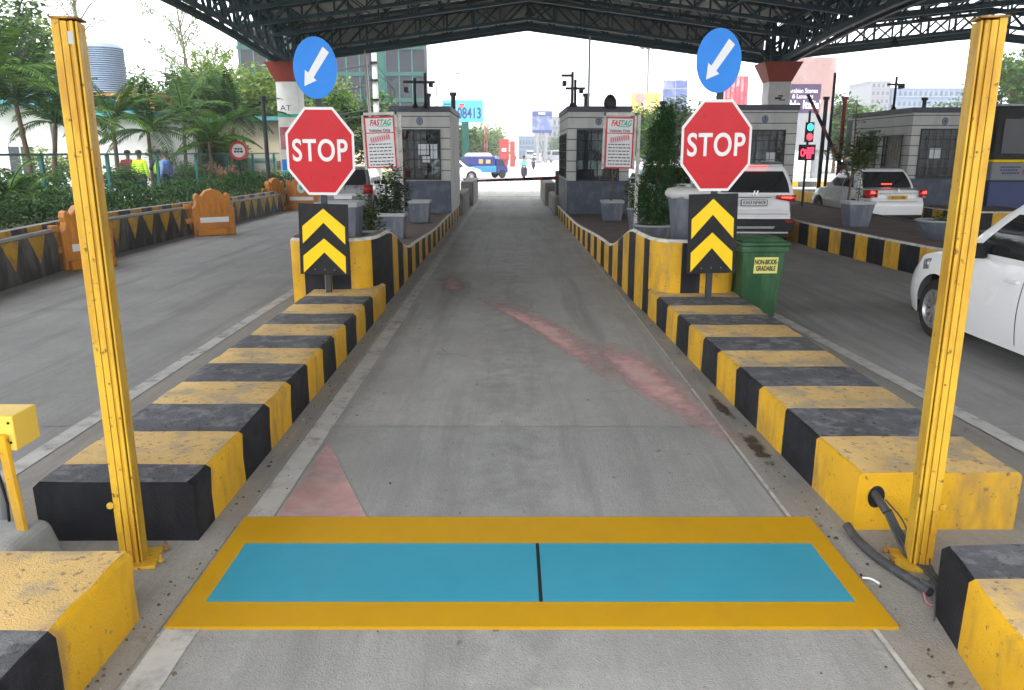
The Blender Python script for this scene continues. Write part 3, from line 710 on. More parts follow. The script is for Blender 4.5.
# ------------------------------------------------------------------ planters and plants
def leaves(m, n, cf, size, flat=.5, mi=0, asp=2.2):
    for _ in range(n):
        c = Vector(cf()); a = random.uniform(0, 2*PI); tl = random.uniform(-1, 1)*flat
        u = Vector((math.cos(a)*math.cos(tl), math.sin(a)*math.cos(tl), math.sin(tl))); w = u.cross(Vector((random.uniform(-.6, .6), random.uniform(-.6, .6), 1))).normalized()
        s = size*random.uniform(.6, 1.3); v = w*s/asp
        m.add([c, c+u*s*.5+v*.5, c+u*s, c+u*s*.5-v*.5], [(0, 1, 2, 3)], mi)
def inball(c, r):
    while 1:
        p = Vector([random.uniform(-1, 1) for _ in range(3)])
        if .25 < p.length < 1: return (c[0]+p.x*r[0], c[1]+p.y*r[1], c[2]+p.z*r[2])
def bush(par, name, blobs, n, size, mat, **k):
    m = MB(); tot = sum(b[3]*b[4]*b[5] for b in blobs)
    for b in blobs: leaves(m, int(n*b[3]*b[4]*b[5]/tot)+5, lambda: inball(b[:3], b[3:6]), size, **k)
    return m.build(name, mat, par)
def stems(par, pts, r=.012, name='stem'):
    m = MB()
    for p in pts: m.tube(p, r, 6, r1=r*.5)
    return m.build(name, 'bark', par, smooth=60)
def boxplanter(label, x, y, z, w, d, h, rim='planterlight', tp=.78, plant=None, g='planters on the islands', pl='grey square planter'):
    t = thing('planter', label, 'planter', (x, y, z), 0, g)
    m = MB(); m.box(-w/2*tp, w/2*tp, -d/2*tp, d/2*tp, 0, h-.05, tx=1/tp*.96, ty=1/tp*.96); m.build('tub', 'planter', t, bevel=.01)
    m = MB(); f = .035
    for r_ in ((-w/2, w/2, -d/2, -d/2+f), (-w/2, w/2, d/2-f, d/2), (-w/2, -w/2+f, -d/2+f, d/2-f), (w/2-f, w/2, -d/2+f, d/2-f)): m.box(*r_, h-.06, h)
    m.build('rim', rim, t)
    m = MB(); m.box(-w/2+f, w/2-f, -d/2+f, d/2-f, h-.06, h-.03); m.build('soil', 'soil', t)
    return t
def bowl(label, x, y, z, r, h, g='planters on the islands', r0=.6):
    t = thing('planter', label, 'planter', (x, y, z), 0, g)
    m = MB(); m.lathe([(r*r0, 0), (r*.8, h*.4), (r*.95, h*.85), (r, h), (r*.93, h), (r*.9, h*.88)], 32, cap=False); m.lathe([(.001, .0), (r*r0, 0)], 32, cap=False); m.build('bowl', 'planter', t, smooth=40)
    m = MB(); m.lathe([(r*1.0, h), (r*1.03, h+.015), (r*1.0, h+.03), (r*.92, h+.03), (r*.92, h)], 32, cap=False); m.build('rim', 'planterlight', t, smooth=60)
    m = MB(); m.lathe([(.001, h*.87), (r*.91, h*.87)], 32, cap=False); m.build('soil', 'soil', t)
    return t
# left island
random.seed(11)
boxplanter('large grey square planter behind the left stop sign', -2.3, 10.7, .6, .56, .56, .66)
p = bowl('low grey oval bowl planter behind the left chevron board', -1.98, 11.2, .6, .27, .22)
b = thing('small_shrub', 'thin trailing green shrub in the low oval bowl on the left island', 'shrub', (-1.98, 11.2, .8))
bush(b, 'foliage', [(-.05, 0, .2, .16, .15, .24), (-.12, .1, .4, .12, .1, .2), (.03, 0, .12, .18, .15, .12)], 700, .07, 'leafmid'); stems(b, [[(0, 0, 0), (-.05, 0, .25), (-.1, .05, .5)]])
boxplanter('grey square planter with a pale rim holding a leafy shrub on the left island', -2.18, 14.6, .36, .5, .5, .47)
b = thing('leafy_shrub', 'dark green bushy shrub in the pale rimmed planter below the left notice board', 'shrub', (-2.18, 14.6, .8))
bush(b, 'foliage', [(-.05, 0, .3, .22, .2, .35), (.12, .1, .25, .2, .2, .28), (-.15, -.1, .1, .18, .2, .25), (.05, 0, .65, .2, .18, .25), (.25, 0, .5, .12, .12, .15)], 1700, .085, 'leafdark'); stems(b, [[(0, 0, -.03), (-.1, 0, .3), (-.15, .1, .6)], [(0, 0, -.03), (.15, 0, .3), (.3, .05, .6)]])
boxplanter('grey square planter close to the front of booth 1', -2.12, 18.4, .33, .5, .5, .5)
b = thing('red_leaf_plant', 'dark red leaved plant in front of the barred window of booth 1', 'plant', (-2.5, 18.7, .33))
def rosette(par, spots, n, L_, mat='dracaena'):
    m = MB()
    for c in spots:
        for i in range(n):
            a = random.uniform(0, 2*PI); e = random.uniform(.1, 1.3); d = Vector((math.cos(a)*math.cos(e), math.sin(a)*math.cos(e), math.sin(e)))
            s = L_*random.uniform(.7, 1.1); p0 = Vector(c); p1 = p0+d*s*.55; p2 = p0+d*s+Vector((0, 0, -.25*s)); w = d.cross(Vector((0, 0, 1))).normalized()*s*.07
            m.add([p0-w*.4, p0+w*.4, p1+w, p1-w, p2], [(0, 1, 2, 3), (3, 2, 4)])
    return m.build('foliage', mat, par)
rosette(b, [(0, 0, 1.25), (-.05, 0, 1.55), (.05, .05, 1.85), (.08, 0, 1.0)], 16, .36); stems(b, [[(0, 0, 0), (0, 0, .9), (.05, 0, 1.85)], [(0, 0, .5), (-.1, 0, 1.5)]], .02)
# right island
p = bowl('wide grey bowl holding a tall conifer on the right island', 2.36, 13.3, .42, .33, .28)
b = thing('conifer_shrub', 'tall dark green conifer shrub in the wide grey bowl', 'shrub', (2.36, 13.3, .68))
m = MB(); random.seed(5)
for i in range(460):
    zt = random.random()**1.1; z = zt*1.75; rr = .4*(1-zt)**.8*min(1, .7+zt*2.5)*(.8+.2*math.sin(i*1.7))+.05; a = random.uniform(0, 2*PI)
    base = Vector((math.cos(a)*rr*random.uniform(.3, 1)+.1*zt, math.sin(a)*rr*random.uniform(.3, 1), z)); d = Vector((math.cos(a)*.35, math.sin(a)*.35, 1)).normalized()
    for j in range(26):
        u = j/26; c = base+d*u*.26; leaves(m, 1, lambda: tuple(c+Vector([random.uniform(-.03, .03) for _ in range(3)])), .06, 1.2, asp=3)
m.build('foliage', leafmat('conifer_leaf', (.012, .045, .012), (.035, .1, .02), .15), b); stems(b, [[(0, 0, -.03), (.02, 0, .6), (.08, 0, 1.6)]], .03, 'trunk')
t = thing('planter', 'tall grey round bucket planter with white plastic over its rim', 'planter', (2.5, 11.1, .5), 0, 'planters on the islands')
m = MB(); m.lathe([(.22, 0), (.24, .02), (.335, .8), (.35, .8), (.35, .86), (.31, .86), (.3, .75), (.001, .75)], 32, cap=False); m.build('tub', 'planter', t, smooth=35)
m = MB(); m.lathe([(.345, .79), (.375, .82), (.372, .87), (.34, .9), (.2, .93), (.05, .9), (.001, .89)], 28, cap=False)
for i, v in enumerate(m.v): m.v[i] = (v[0]*random.uniform(.96, 1.04), v[1]*random.uniform(.96, 1.04), v[2]+random.uniform(-.015, .015))
m.build('plastic_cover', 'collight', t, smooth=60)
b = thing('climbing_shrub', 'loose leafy green shrub beside the tall conifer, behind the right stop sign', 'shrub', (2.72, 13.9, .4))
random.seed(8)
bush(b, 'foliage', [(0, 0, 1.95, .2, .2, .32), (-.12, 0, 1.6, .2, .2, .25), (.15, 0, 1.45, .22, .2, .35), (.1, 0, 1.1, .25, .2, .3), (.15, 0, 2.25, .15, .15, .2)], 1300, .085, 'leafmid'); stems(b, [[(0, 0, 0), (.02, 0, 1), (-.1, 0, 2)], [(0, 0, .7), (-.3, 0, 1.6), (-.4, 0, 2)], [(0, 0, .9), (.15, 0, 1.8)]], .02)
boxplanter('grey square planter with the red leaved plant in front of booth 2', 2.36, 18.9, .32, .52, .5, .48)
b = thing('red_leaf_plant', 'dark red leaved plant rising from the planter at booth 2', 'plant', (2.34, 18.9, .75))
rosette(b, [(-.05, 0, .85), (.05, 0, 1.0), (-.12, 0, 1.15), (.12, 0, .8), (-.25, 0, .95)], 20, .42); stems(b, [[(0, 0, 0), (.02, 0, .5), (-.05, 0, 1.1)], [(0, 0, .5), (.15, 0, .8)]], .022)
b2 = bowl('small grey round pot between the booth planter and the conifer on the right island', 2.55, 16.4, .34, .19, .42, r0=.7)
b = thing('small_shrub', 'small green shrub in the round pot left of the conifer', 'shrub', (2.55, 16.4, .72))
bush(b, 'foliage', [(0, 0, .25, .22, .2, .28), (-.1, 0, .5, .15, .15, .2)], 700, .08, 'leafmid'); stems(b, [[(0, 0, 0), (0, 0, .5)]])
# third island
boxplanter('grey tapered planter on the striped island in front of the white sedan', 6.86, 15.9, .46, .52, .5, .5, tp=.7)
b = thing('thin_shrub', 'thin sparse shrub in the tapered planter in front of the white sedan', 'shrub', (6.86, 15.9, .94))
bush(b, 'foliage', [(0, 0, .35, .1, .1, .3), (-.05, 0, .7, .1, .1, .2)], 160, .07, 'leafmid'); stems(b, [[(0, 0, 0), (.02, 0, .5), (-.04, 0, 1.0)]], .01)
p = bowl('grey bowl planter on the striped island behind the white hatchback', 7.25, 13.5, .46, .38, .3, r0=.5)
b = thing('small_shrub', 'low green shrub in the bowl behind the white hatchback', 'shrub', (7.25, 13.5, .72))
bush(b, 'foliage', [(.1, 0, .1, .25, .2, .12)], 260, .08, 'leafmid'); stems(b, [[(0, 0, 0), (.1, 0, .15)]])
b = thing('young_tree', 'slim young tree on the island between booths 3 and 4', 'tree', (8.2, 19.6, .46))
random.seed(21)
bush(b, 'crown', [(0, 0, 1.2, .4, .35, .3), (-.2, 0, 1.6, .25, .25, .3), (.35, 0, 1.3, .3, .3, .25), (.1, 0, 2.0, .12, .12, .5)], 600, .12, 'leafmid'); stems(b, [[(0, 0, 0), (.05, 0, 1), (0, 0, 2.6)], [(0, 0, .8), (.4, 0, 1.4)], [(0, 0, .8), (-.3, 0, 1.5)]], .03, 'trunk')
b = thing('terracotta_pot', 'terracotta coloured pot between booths 3 and 4', 'pot', (11.42, 27.6, .43))
m = MB(); m.lathe([(.14, 0), (.24, .35), (.28, .38), (.28, .45), (.22, .45), (.001, .4)], 20, cap=False); m.build('pot', 'maroon', b, smooth=40)
b = thing('leafy_shrub', 'leafy green shrub against the left side of booth 4', 'shrub', (9.75, 22.6, 0))
bush(b, 'foliage', [(0, 0, 1.9, .35, .3, .45), (.2, 0, 2.2, .3, .25, .3), (-.1, 0, 1.3, .25, .2, .4)], 1300, .12, 'leafmid'); stems(b, [[(0, 0, 0), (0, 0, 2)]], .025)
m = MB(); T = Matrix.Translation((5.08, 9.35, 0))
b = thing('flower', 'yellow flower with red petals above the bonnet of the white hatchback', 'flower', (5.3, 9.6, 0))
b.location = (7.55, 13.2, .46); b['label'] = 'bright yellow cloth with a red fold on the bowl planter behind the white hatchback'; b['category'] = 'cloth'; b.name = 'yellow_cloth'
M['clothyel'] = pm('yellow_cloth', (.8, .8, .02), .7, .08); M['clothred'] = pm('red_cloth', (.55, .05, .03), .7, .1)
m = MB(); m.lathe([(.02, .25), (.09, .32), (.1, .45), (.07, .6), (.085, .68), (.05, .78), (.01, .84)], 12, T=Matrix.Translation((.02, 0, 0)), sx=.8, sy=.5); m.build('yellow_fold', 'clothyel', b, smooth=70)
m = MB(); m.lathe([(.05, .0), (.14, .12), (.12, .25), (.02, .32)], 12, T=Matrix.Translation((-.08, 0, 0)), sx=.9, sy=.6); m.build('red_fold', 'clothred', b, smooth=70)

# ------------------------------------------------------------------ booths
def siding():
    m = pm('booth_siding', (.45, .45, .435), .65, .08, 2, c2=(.32, .31, .28), amt=.4, s2=3, streak=(1, 1, .3))
    nt = m.node_tree; N = nt.nodes; L = nt.links; b = N['Principled BSDF']; src = b.inputs['Base Color'].links[0].from_socket
    tc = N.new('ShaderNodeTexCoord'); sp = N.new('ShaderNodeSeparateXYZ'); L.new(tc.outputs['Object'], sp.inputs[0])
    a = N.new('ShaderNodeMath'); a.operation = 'MODULO'; a.inputs[1].default_value = .272; L.new(sp.outputs[2], a.inputs[0])
    c = N.new('ShaderNodeMath'); c.operation = 'LESS_THAN'; c.inputs[1].default_value = .022; L.new(a.outputs[0], c.inputs[0])
    x = N.new('ShaderNodeMix'); x.data_type = 'RGBA'; L.new(c.outputs[0], x.inputs[0]); L.new(src, x.inputs[6]); x.inputs[7].default_value = (.05, .05, .06, 1)
    L.new(x.outputs[2], b.inputs['Base Color']); return m
M['siding'] = siding()
M['clearglass'] = None
g = bpy.data.materials.new('window_glass'); g.use_nodes = True
nt = g.node_tree; bs = nt.nodes['Principled BSDF']; bs.inputs['Base Color'].default_value = (.02, .025, .03, 1); bs.inputs['Roughness'].default_value = .05
tr = nt.nodes.new('ShaderNodeBsdfTransparent'); tr.inputs[0].default_value = (.75, .8, .8, 1); ms = nt.nodes.new('ShaderNodeMixShader'); ms.inputs[0].default_value = .4
nt.links.new(bs.outputs[0], ms.inputs[2]); nt.links.new(tr.outputs[0], ms.inputs[1]); nt.links.new(ms.outputs[0], nt.nodes['Material Output'].inputs[0]); M['clearglass'] = g

def wall_holes(m, axis, c, th, a0, a1, z0, z1, holes, split, lowmi=1, mi=0):
    """wall across axis ('x': runs along x at y=c); holes (a,b,za,zb)"""
    def bx(a, b, p, q, k):
        if b-a < .001 or q-p < .001: return
        for lo, hi, kk in ((p, min(q, split), lowmi), (max(p, split), q, mi)):
            if hi-lo > .001:
                if axis == 'x': m.box(a, b, c, c+th, lo, hi, kk)
                else: m.box(c, c+th, a, b, lo, hi, kk)
    x = a0
    for (ha, hb, za, zb) in sorted(holes):
        bx(x, ha, z0, z1, 0); bx(ha, hb, z0, za, 0); bx(ha, hb, zb, z1, 0); x = hb
    bx(x, a1, z0, z1, 0)
def booth(num, label, x0, x1, y0, y1, z0, ztop, win, papers, sidewin=None, lanes='both', low=1.17):
    t = thing('toll_booth', label, 'toll booth', (0, 0, 0), 0, 'toll booths across the lanes')
    t.location = ((x0+x1)/2, y0, z0); ox, oy, oz = t.location
    X0, X1, Y1, ZT = x0-ox, x1-ox, y1-oy, ztop-oz
    w = [(win[0]-ox, win[1]-ox, win[2]-oz, win[3]-oz)]; th = .09; zs = low-oz
    m = MB(); sw = [(.5, 1.6, 1.25-oz, 2.35-oz), (2.1, Y1-.5, 1.25-oz, 2.35-oz)]; sw1 = [] if num == 1 else sw
    wall_holes(m, 'x', 0, th, X0, X1, 0, ZT-.14, w, zs)
    wall_holes(m, 'x', Y1-th, th, X0, X1, 0, ZT-.14, w, zs)
    wall_holes(m, 'y', X0, th, th+.001, Y1-th-.001, 0, ZT-.14, sw, zs)
    wall_holes(m, 'y', X1-th, th, th+.001, Y1-th-.001, 0, ZT-.14, sw1, zs, 2 if num == 1 else 1, 2 if num == 1 else 0)
    m.build('wall', ['siding', 'boothlow', 'whitewall'], t)
    m = MB(); m.box(X0-.03, X1+.03, -.05, Y1+.05, ZT-.138, ZT); m.build('roof_slab', 'slab', t, bevel=.01)
    m = MB(); m.box(X0+.1, X1-.1, .1, Y1-.1, .0, .03); m.build('floor', 'boothlow', t)
    def window(name, a, b, za, zb, y, T=Matrix(), bars=6, hb=5, gl='clearglass', pap=()):
        m = MB(); f = .03
        for r_ in ((a-f, b+f, za-f, za), (a-f, b+f, zb, zb+f), (a-f, a, za, zb), (b, b+f, za, zb)): m.box(r_[0], r_[1], y-.03, y+.02, r_[2], r_[3], 0, T)
        wf = m.build(name, 'grille', t)
        m = MB(); m.box(a, b, y+.045, y+.05, za, zb, 0, T); m.build('pane', gl, wf)
        m = MB()
        for i in range(1, bars): xx = a+(b-a)*i/bars; m.box(xx-.007, xx+.007, y-.02, y-.008, za, zb, 0, T)
        for i in range(1, hb): zz = za+(zb-za)*i/hb; m.box(a, b, y-.024, y-.0205, zz-.007, zz+.007, 0, T)
        m.build('grille', 'grille', wf)
        for (pa, pb, pc, pd) in pap:
            m = MB(); m.box(a+(b-a)*pa, a+(b-a)*pb, y+.036, y+.041, za+(zb-za)*pc, za+(zb-za)*pd, 0, T); m.build('paper', 'paper', wf)
        return wf
    window('window', *w[0], 0, pap=papers)
    TB = Matrix.Translation((0, Y1, 0)) @ Matrix.Rotation(PI, 4, 'Z'); window('window', -w[0][1], -w[0][0], w[0][2], w[0][3], 0, TB)
    for (a, b, za, zb) in sw:
        T = Matrix.Translation((X0, 0, 0)) @ Matrix.Rotation(R(-90), 4, 'Z'); window('window', -b, -a, za, zb, 0, T)
        if num == 1: continue
        T = Matrix.Translation((X1, 0, 0)) @ Matrix.Rotation(R(90), 4, 'Z'); window('window', a, b, za, zb, 0, T)
    # number roundel
    cx = (win[0]+win[1])/2-ox
    m = MB(); m.lathe([(.105, 0), (.105, .008)], 24, T=Matrix.Translation((cx, -.001, ztop-.37-oz)) @ Matrix.Rotation(R(90), 4, 'X'), sx=.85); n = m.build('number_disc', 'farblue', t)
    m = MB(); m.lathe([(.08, 0), (.08, .002)], 24, T=Matrix.Translation((cx, -.0095, ztop-.37-oz)) @ Matrix.Rotation(R(90), 4, 'X'), sx=.85); m.build('disc_face', 'far', n)
    text(str(num), .14, 'lettering', 'busblue', n, TF(cx, -.015, ztop-.375-oz), bold=.003, sx=.85)
    # counter and till inside
    m = MB(); m.box(X0+.12, X1-.12, .3, .75, .75-.0, .8); m.box(X0+.3, X0+.75, .4, .7, .8, 1.15); m.build('counter', 'slab', t)
    return t
b1 = booth(1, 'grey toll booth 1 left of the middle lane with three papers in its window', -3.12, -1.6, 21.1, 24.8, .33, 3.04, (-2.87, -1.88, 1.22, 2.44),
      [(.44, .72, .5, .72), (.76, .94, .42, .72), (.54, .74, .34, .47)])
b2_ = booth(2, 'grey toll booth 2 right of the middle lane, its window letting daylight through', 1.44, 3.05, 21.1, 24.8, .3, 3.04, (1.7, 2.76, 1.2, 2.44), [])
b3_ = booth(3, 'grey and slate toll booth 3 behind the white SUV', 5.95, 7.62, 21.9, 26.0, .46, 3.12, (6.2, 7.3, 1.2, 2.45), [(.6, .82, .35, .55)])
b4_ = booth(4, 'grey and slate toll booth 4 behind the white sedan', 11.14, 12.9, 22.8, 26.8, .43, 3.1, (11.42, 12.65, 1.2, 2.5), [(.25, .5, .4, .62)])

# gauge posts and roof top fittings
def postcap(x, y, h, label, z=0, r=.07, mat='signpost'):
    t = thing('steel_post', label, 'post', (x, y, z), 0, 'round steel posts by the booths')
    m = MB(); m.lathe([(r, 0), (r, h-.1)], 14); m.build('shaft', mat, t, smooth=50)
    m = MB(); m.lathe([(r*1.5, h-.1), (r*1.6, h)], 14); m.build('cap', mat, t, smooth=50); return t
postcap(-8.05, 26.7, 3.65, 'dark round capped post in front of the left canopy column')
postcap(-2.55, 25, 3.32, 'dark capped post rising behind the middle of booth 1', .3)
postcap(-1.78, 25, 3.35, 'dark capped post rising behind the right edge of booth 1', .3)
postcap(2.25, 25, 3.32, 'dark capped post rising behind booth 2', .3)
postcap(4.65, 25.4, 3.42, 'dark capped post rising left of the right stop sign', .0)
postcap(10.85, 28.5, 3.75, 'dark capped post between booths 3 and 4, nearer booth 3')
postcap(11.5, 28.5, 3.75, 'dark capped post between booths 3 and 4, nearer booth 4', mat='maroon')
postcap(14.45, 28.9, 3.75, 'dark capped post rising behind booth 4')
for (x, y, h, lb) in ((10.3, 26.5, 4.35, 'slim dark mast taller than its neighbours between booths 3 and 4'),):
    m = MB(); m.lathe([(.05, 0), (.045, h)], 10); tag(m.build('slim_mast', 'signpost', smooth=50, loc=(x, y, .0)), lb, 'mast')
m = MB(); m.lathe([(.035, 0), (.03, 4.9)], 10); tag(m.build('slim_mast', 'steel', smooth=50, loc=(2.28, 24.6, .3)), 'very slim tall mast rising behind booth 2', 'mast')
def camposts(x, y, z, label, hs, arm=True):
    t = thing('camera_post', label, 'camera post', (x, y, z), 0, 'camera posts standing on the booth roofs')
    m = MB(); m.lathe([(.09, 0), (.05, .1), (.035, .12), (.035, hs)], 10); m.build('post', 'grille', t, smooth=50)
    m = MB(); m.box(-.28, .02, -.03, .03, hs-.12, hs-.06) if arm else m.box(-.25, .25, -.03, .03, hs-.25, hs-.19)
    m.build('cross_arm', 'grille', t)
    m = MB(); m.box(-.05+(-.2 if arm else .15), .05+(-.2 if arm else .15), -.16, .1, hs-.34, hs-.22); m.build('camera', 'grille', t, bevel=.01)
camposts(-2.42, 20.6, 2.96, 'short black camera post on the roof of booth 1', .72)
camposts(-2.18, 20.8, 2.96, 'taller black camera post on the roof of booth 1', .86, False)
camposts(1.5, 20.6, 2.98, 'black camera post on the left edge of the roof of booth 2', .85)
camposts(1.62, 21.2, 2.98, 'shorter black camera post on the left edge of the roof of booth 2', .72, False)
camposts(11.3, 24.4, 3.1, 'black camera post with a cross arm on the left edge of booth 4', .95, False)
camposts(16.7, 26.4, 3.1, 'black camera post with a cross arm above the bus', .95, False)
m = MB(); m.lathe([(.13, 0), (.17, .1), (.15, .22), (.08, .32), (.01, .35)], 12); tag(m.build('roof_lamp', 'grille', smooth=60, loc=(2.5, 21, 2.98)), 'dark rounded lamp head on the roof of booth 2', 'lamp')

# traffic light with red display
t = thing('traffic_light', 'traffic light showing green over red on a black post right of booth 3', 'traffic light', (7.97, 22.0, .3)); t.scale = (.8, .8, .92)
m = MB(); m.lathe([(.04, 0), (.04, 2.9)], 10); m.build('post', 'grille', t, smooth=50)
m = MB(); m.box(-.13, .13, -.16, -.03, 2.02, 2.58); hd = m.build('housing', 'grille', t, bevel=.01)
for z, mt in ((2.44, 'g'), (2.17, 'r')):
    M['lamp'+mt] = emit('green_lamp' if mt == 'g' else 'red_lamp', (.02, 1, .35) if mt == 'g' else (1, .03, .05), 1.3)
    m = MB(); m.lathe([(.1, 0), (.07, .02), (.01, .03)], 18, T=Matrix.Translation((0, -.161, z)) @ Matrix.Rotation(R(90), 4, 'X')); m.build('lens', 'lamp'+mt, hd, smooth=60)
M['led'] = emit('led_red', (1, .02, .05), 1.6)
m = MB(); m.box(-.3, .22, -.2, -.05, 1.5, 1.95); d = m.build('display', 'grille', t, bevel=.01)
m = MB(); random.seed(2)
for i in range(4):
    for j in range(5):
        if random.random() < .8: m.box(-.14+i*.08, -.08+i*.08, -.206, -.201, 1.56+j*.065, 1.61+j*.065)
for k in range(14):
    a = 2*PI*k/14; m.box(-.2+.06*math.cos(a)-.015, -.2+.06*math.cos(a)+.015, -.206, -.2015, 1.72+.09*math.sin(a)-.02, 1.72+.09*math.sin(a)+.02)
m.build('led_symbols', 'led', d)

# boom barriers
M['boomred'] = pm('boom_red', (.22, .03, .03), .5, .1)
def boom(label, x, y, z, L_, ang, n=9, mats=('boomred', 'blk')):
    t = thing('boom_barrier', label, 'boom barrier', (x, y, z), 0, 'boom barriers behind the booths')
    m = MB(); m.box(-.17, .17, -.15, .15, 0, 1.0); m.build('cabinet', 'planter', t, bevel=.02)
    T = Matrix.Translation((0, -.2, .78)) @ Matrix.Rotation(ang, 4, 'Y'); m = MB()
    for i in range(n):
        h = .055-.02*i/n
        m.box(-L_*(i+1)/n, -L_*i/n, -.03, .03, -h, h, i % 2, T)
    m.box(0, .25, -.05, .05, -.08, .08, 1, T)
    m.build('arm', list(mats), t)
    return t
boom('lowered boom arm across the middle lane behind the booths', 1.6, 26.6, .3, 2.75, R(-2))
boom('raised boom arm leaning over the lane right of booth 3', 10.35, 24.8, .1, 3.1, R(60), mats=('blk', 'boomred'))
# ------------------------------------------------------------------ cars
def prof(z, zb, zt):
    t = (z-zb)/(zt-zb); return 1-.055*abs(t-.45)**2*4 if t < .45 else 1-.07*((t-.45)/.55)**2
def make_car(label, loc, rz, L, W, H, paint, kind, group='cars waiting in the lanes', wheel_r=.31, name='car', lit=True):
    t = thing(name, label, 'car', loc, rz, group)
    h = L/2; W2 = W/2
    yf, yr = h-.80, -h+.72+(0 if kind != 'sedan' else .08)           # wheel centres
    bz = .93*H/1.5
    cab0, cab1 = {'suv': (-h+.07, h-1.0), 'hatch': (-h+.1, h-.95), 'sedan': (-h+.62, h-1.02)}[kind]
    roof0, roof1 = {'suv': (-h+.45, .35), 'hatch': (-h+.5, .28), 'sedan': (-h+1.0, .2)}[kind]
    def belt(y):
        if y > cab1-.05: return bz-.02-.2*((y-cab1+.05)/(h-cab1+.05))**1.8
        if kind == 'sedan' and y < cab0+.1: return bz+.03-.05*((cab0+.1-y)/.7)**2
        return bz+.0
    def hw(y):
        u = abs(y)/h; return W2*(1-.13*u**7-(.04*u**3 if y > 0 else .02*u**3))
    def zb(y):
        z = .2+.06*(abs(y)/h)**8
        for c in (yf, yr):
            d = wheel_r*1.2; dy = y-c
            if abs(dy) < d: z = max(z, wheel_r*.98+math.sqrt(d*d-dy*dy)*1.0-.0)
        return z
    NS = 110; m = MB(); rings = []; NR = 9
    for i in range(NS+1):
        y = -h+L*i/NS; b = belt(y); lo = zb(y); w = hw(y); r = []
        for j in range(NR):
            z = lo+(b-lo)*j/(NR-1)
            k = prof(z, .2, b); r.append((w*k, z))
        r += [(w*.89, b+.014), (w*.6, b+.03), (w*.3, b+.036), (0, b+.038)]
        pts = []
        for x, z in r:
            yy = y
            wt = max(0, (abs(y)-h+.5)/.5)**2
            if y < 0:
                off = {'suv': .10*ss(.62, .7, z)+.0, 'hatch': .08*ss(.55, .65, z), 'sedan': .06*ss(.6, .7, z)}[kind]+.05*(abs(x)/W2)**4
                yy += wt*off
            else: yy -= wt*(.22*ss(.55, .95, z)+.05*(1-ss(.2, .4, z))+.12*(abs(x)/W2)**3)
            pts.append((x, yy, z))
        rings.append([(-x, a, z) for x, a, z in pts]+[(x, a, z) for x, a, z in pts[:-1][::-1]])
    n = len(rings[0])
    for a, b in zip(rings, rings[1:]):
        for j in range(n-1):
            m.add([a[j], a[j+1], b[j+1], b[j]], [(0, 1, 2, 3)])
    for rg, fl in ((rings[0], 1), (rings[-1], 0)):
        for j in range(NR+3):
            p, q, p2, q2 = rg[j], rg[j+1], rg[n-1-j], rg[n-2-j]
            if j == NR+2: m.add([p, q, p2], [(0, 1, 2)]); continue
            K = 8
            for k in range(K):
                f = lambda A, B, u: tuple(A[c]+(B[c]-A[c])*u for c in range(3))
                m.add([f(p, p2, k/K), f(p, p2, (k+1)/K), f(q, q2, (k+1)/K), f(q, q2, k/K)], [(0, 1, 2, 3)])
    body = m.build('body', paint, t)
    bm = bmesh.new(); bm.from_mesh(body.data); bmesh.ops.remove_doubles(bm, verts=bm.verts, dist=.0008); bmesh.ops.recalc_face_normals(bm, faces=bm.faces); bm.to_mesh(body.data); bm.free()
    body.data.polygons.foreach_set('use_smooth', [True]*len(body.data.polygons)); body.data.set_sharp_from_angle(angle=R(38))
    # dark underside and wheel housings
    m = MB(); m.box(-W2*.86, W2*.86, -h+.15, h-.2, .19, .3)
    for c in (yf, yr): m.box(-W2*.8, W2*.8, c-wheel_r*1.15, c+wheel_r*1.15, .3, wheel_r*2.1)
    m.build('underside', 'dark', t)
    # cabin
    NL = 12; NSd = 40; NF = 14; g = {}
    def lvl(u):
        e = u**.92
        y0 = cab0+(roof0-cab0)*(u**1.15 if kind != 'suv' else u**1.3); y1 = cab1+(roof1-cab1)*(u**.93)
        w = W2*(.93-.02*u-.13*u*u); z = bz+.0+(H-.06-bz)*e
        return y0, y1, w, z
    rings = []
    for l in range(NL+1):
        y0, y1, w, z = lvl(l/NL); c = .1; cf = .22; pts = []
        for i in range(NSd+1): pts.append(('s', i/NSd, w, y0+c+(y1-cf-y0-c)*i/NSd))
        for i in range(1, 5): a = PI/2*i/5; pts.append(('c', i/5, w-c*1.6*(1-math.cos(a)), y1-cf+cf*math.sin(a)*.8))
        for i in range(NF+1): u = i/NF; x = (w-c*1.6)*(1-2*u); pts.append(('f', u, x, y1+.0-.2*cf*(abs(x)/w)**2*1.0))
        for i in range(1, 5): a = PI/2*(1-i/5); pts.append(('c', i/5, -(w-c*1.6*(1-math.cos(a))), y1-cf+cf*math.sin(a)*.8))
        for i in range(NSd+1): pts.append(('s2', 1-i/NSd, -w, y1-cf+(y0+c-y1+cf)*i/NSd))
        for i in range(1, 4): a = PI/2*i/4; pts.append(('c', 0, -(w-c*(1-math.cos(a))), y0+c-c*math.sin(a)))
        for i in range(NF+1): u = i/NF; pts.append(('r', u, -(w-c)*(1-2*u), y0))
        for i in range(1, 4): a = PI/2*(1-i/4); pts.append(('c', 0, (w-c*(1-math.cos(a))), y0+c-c*math.sin(a)))
        rings.append([(k, u, (x, y, z)) for k, u, x, y in pts])
    mb = {k: MB() for k in ('roof_frame', 'windscreen', 'rear_window', 'side_window ab', 'side_window af', 'side_window bb', 'side_window bf')}
    n = len(rings[0])
    bp = (-h+.05+L*.0, )
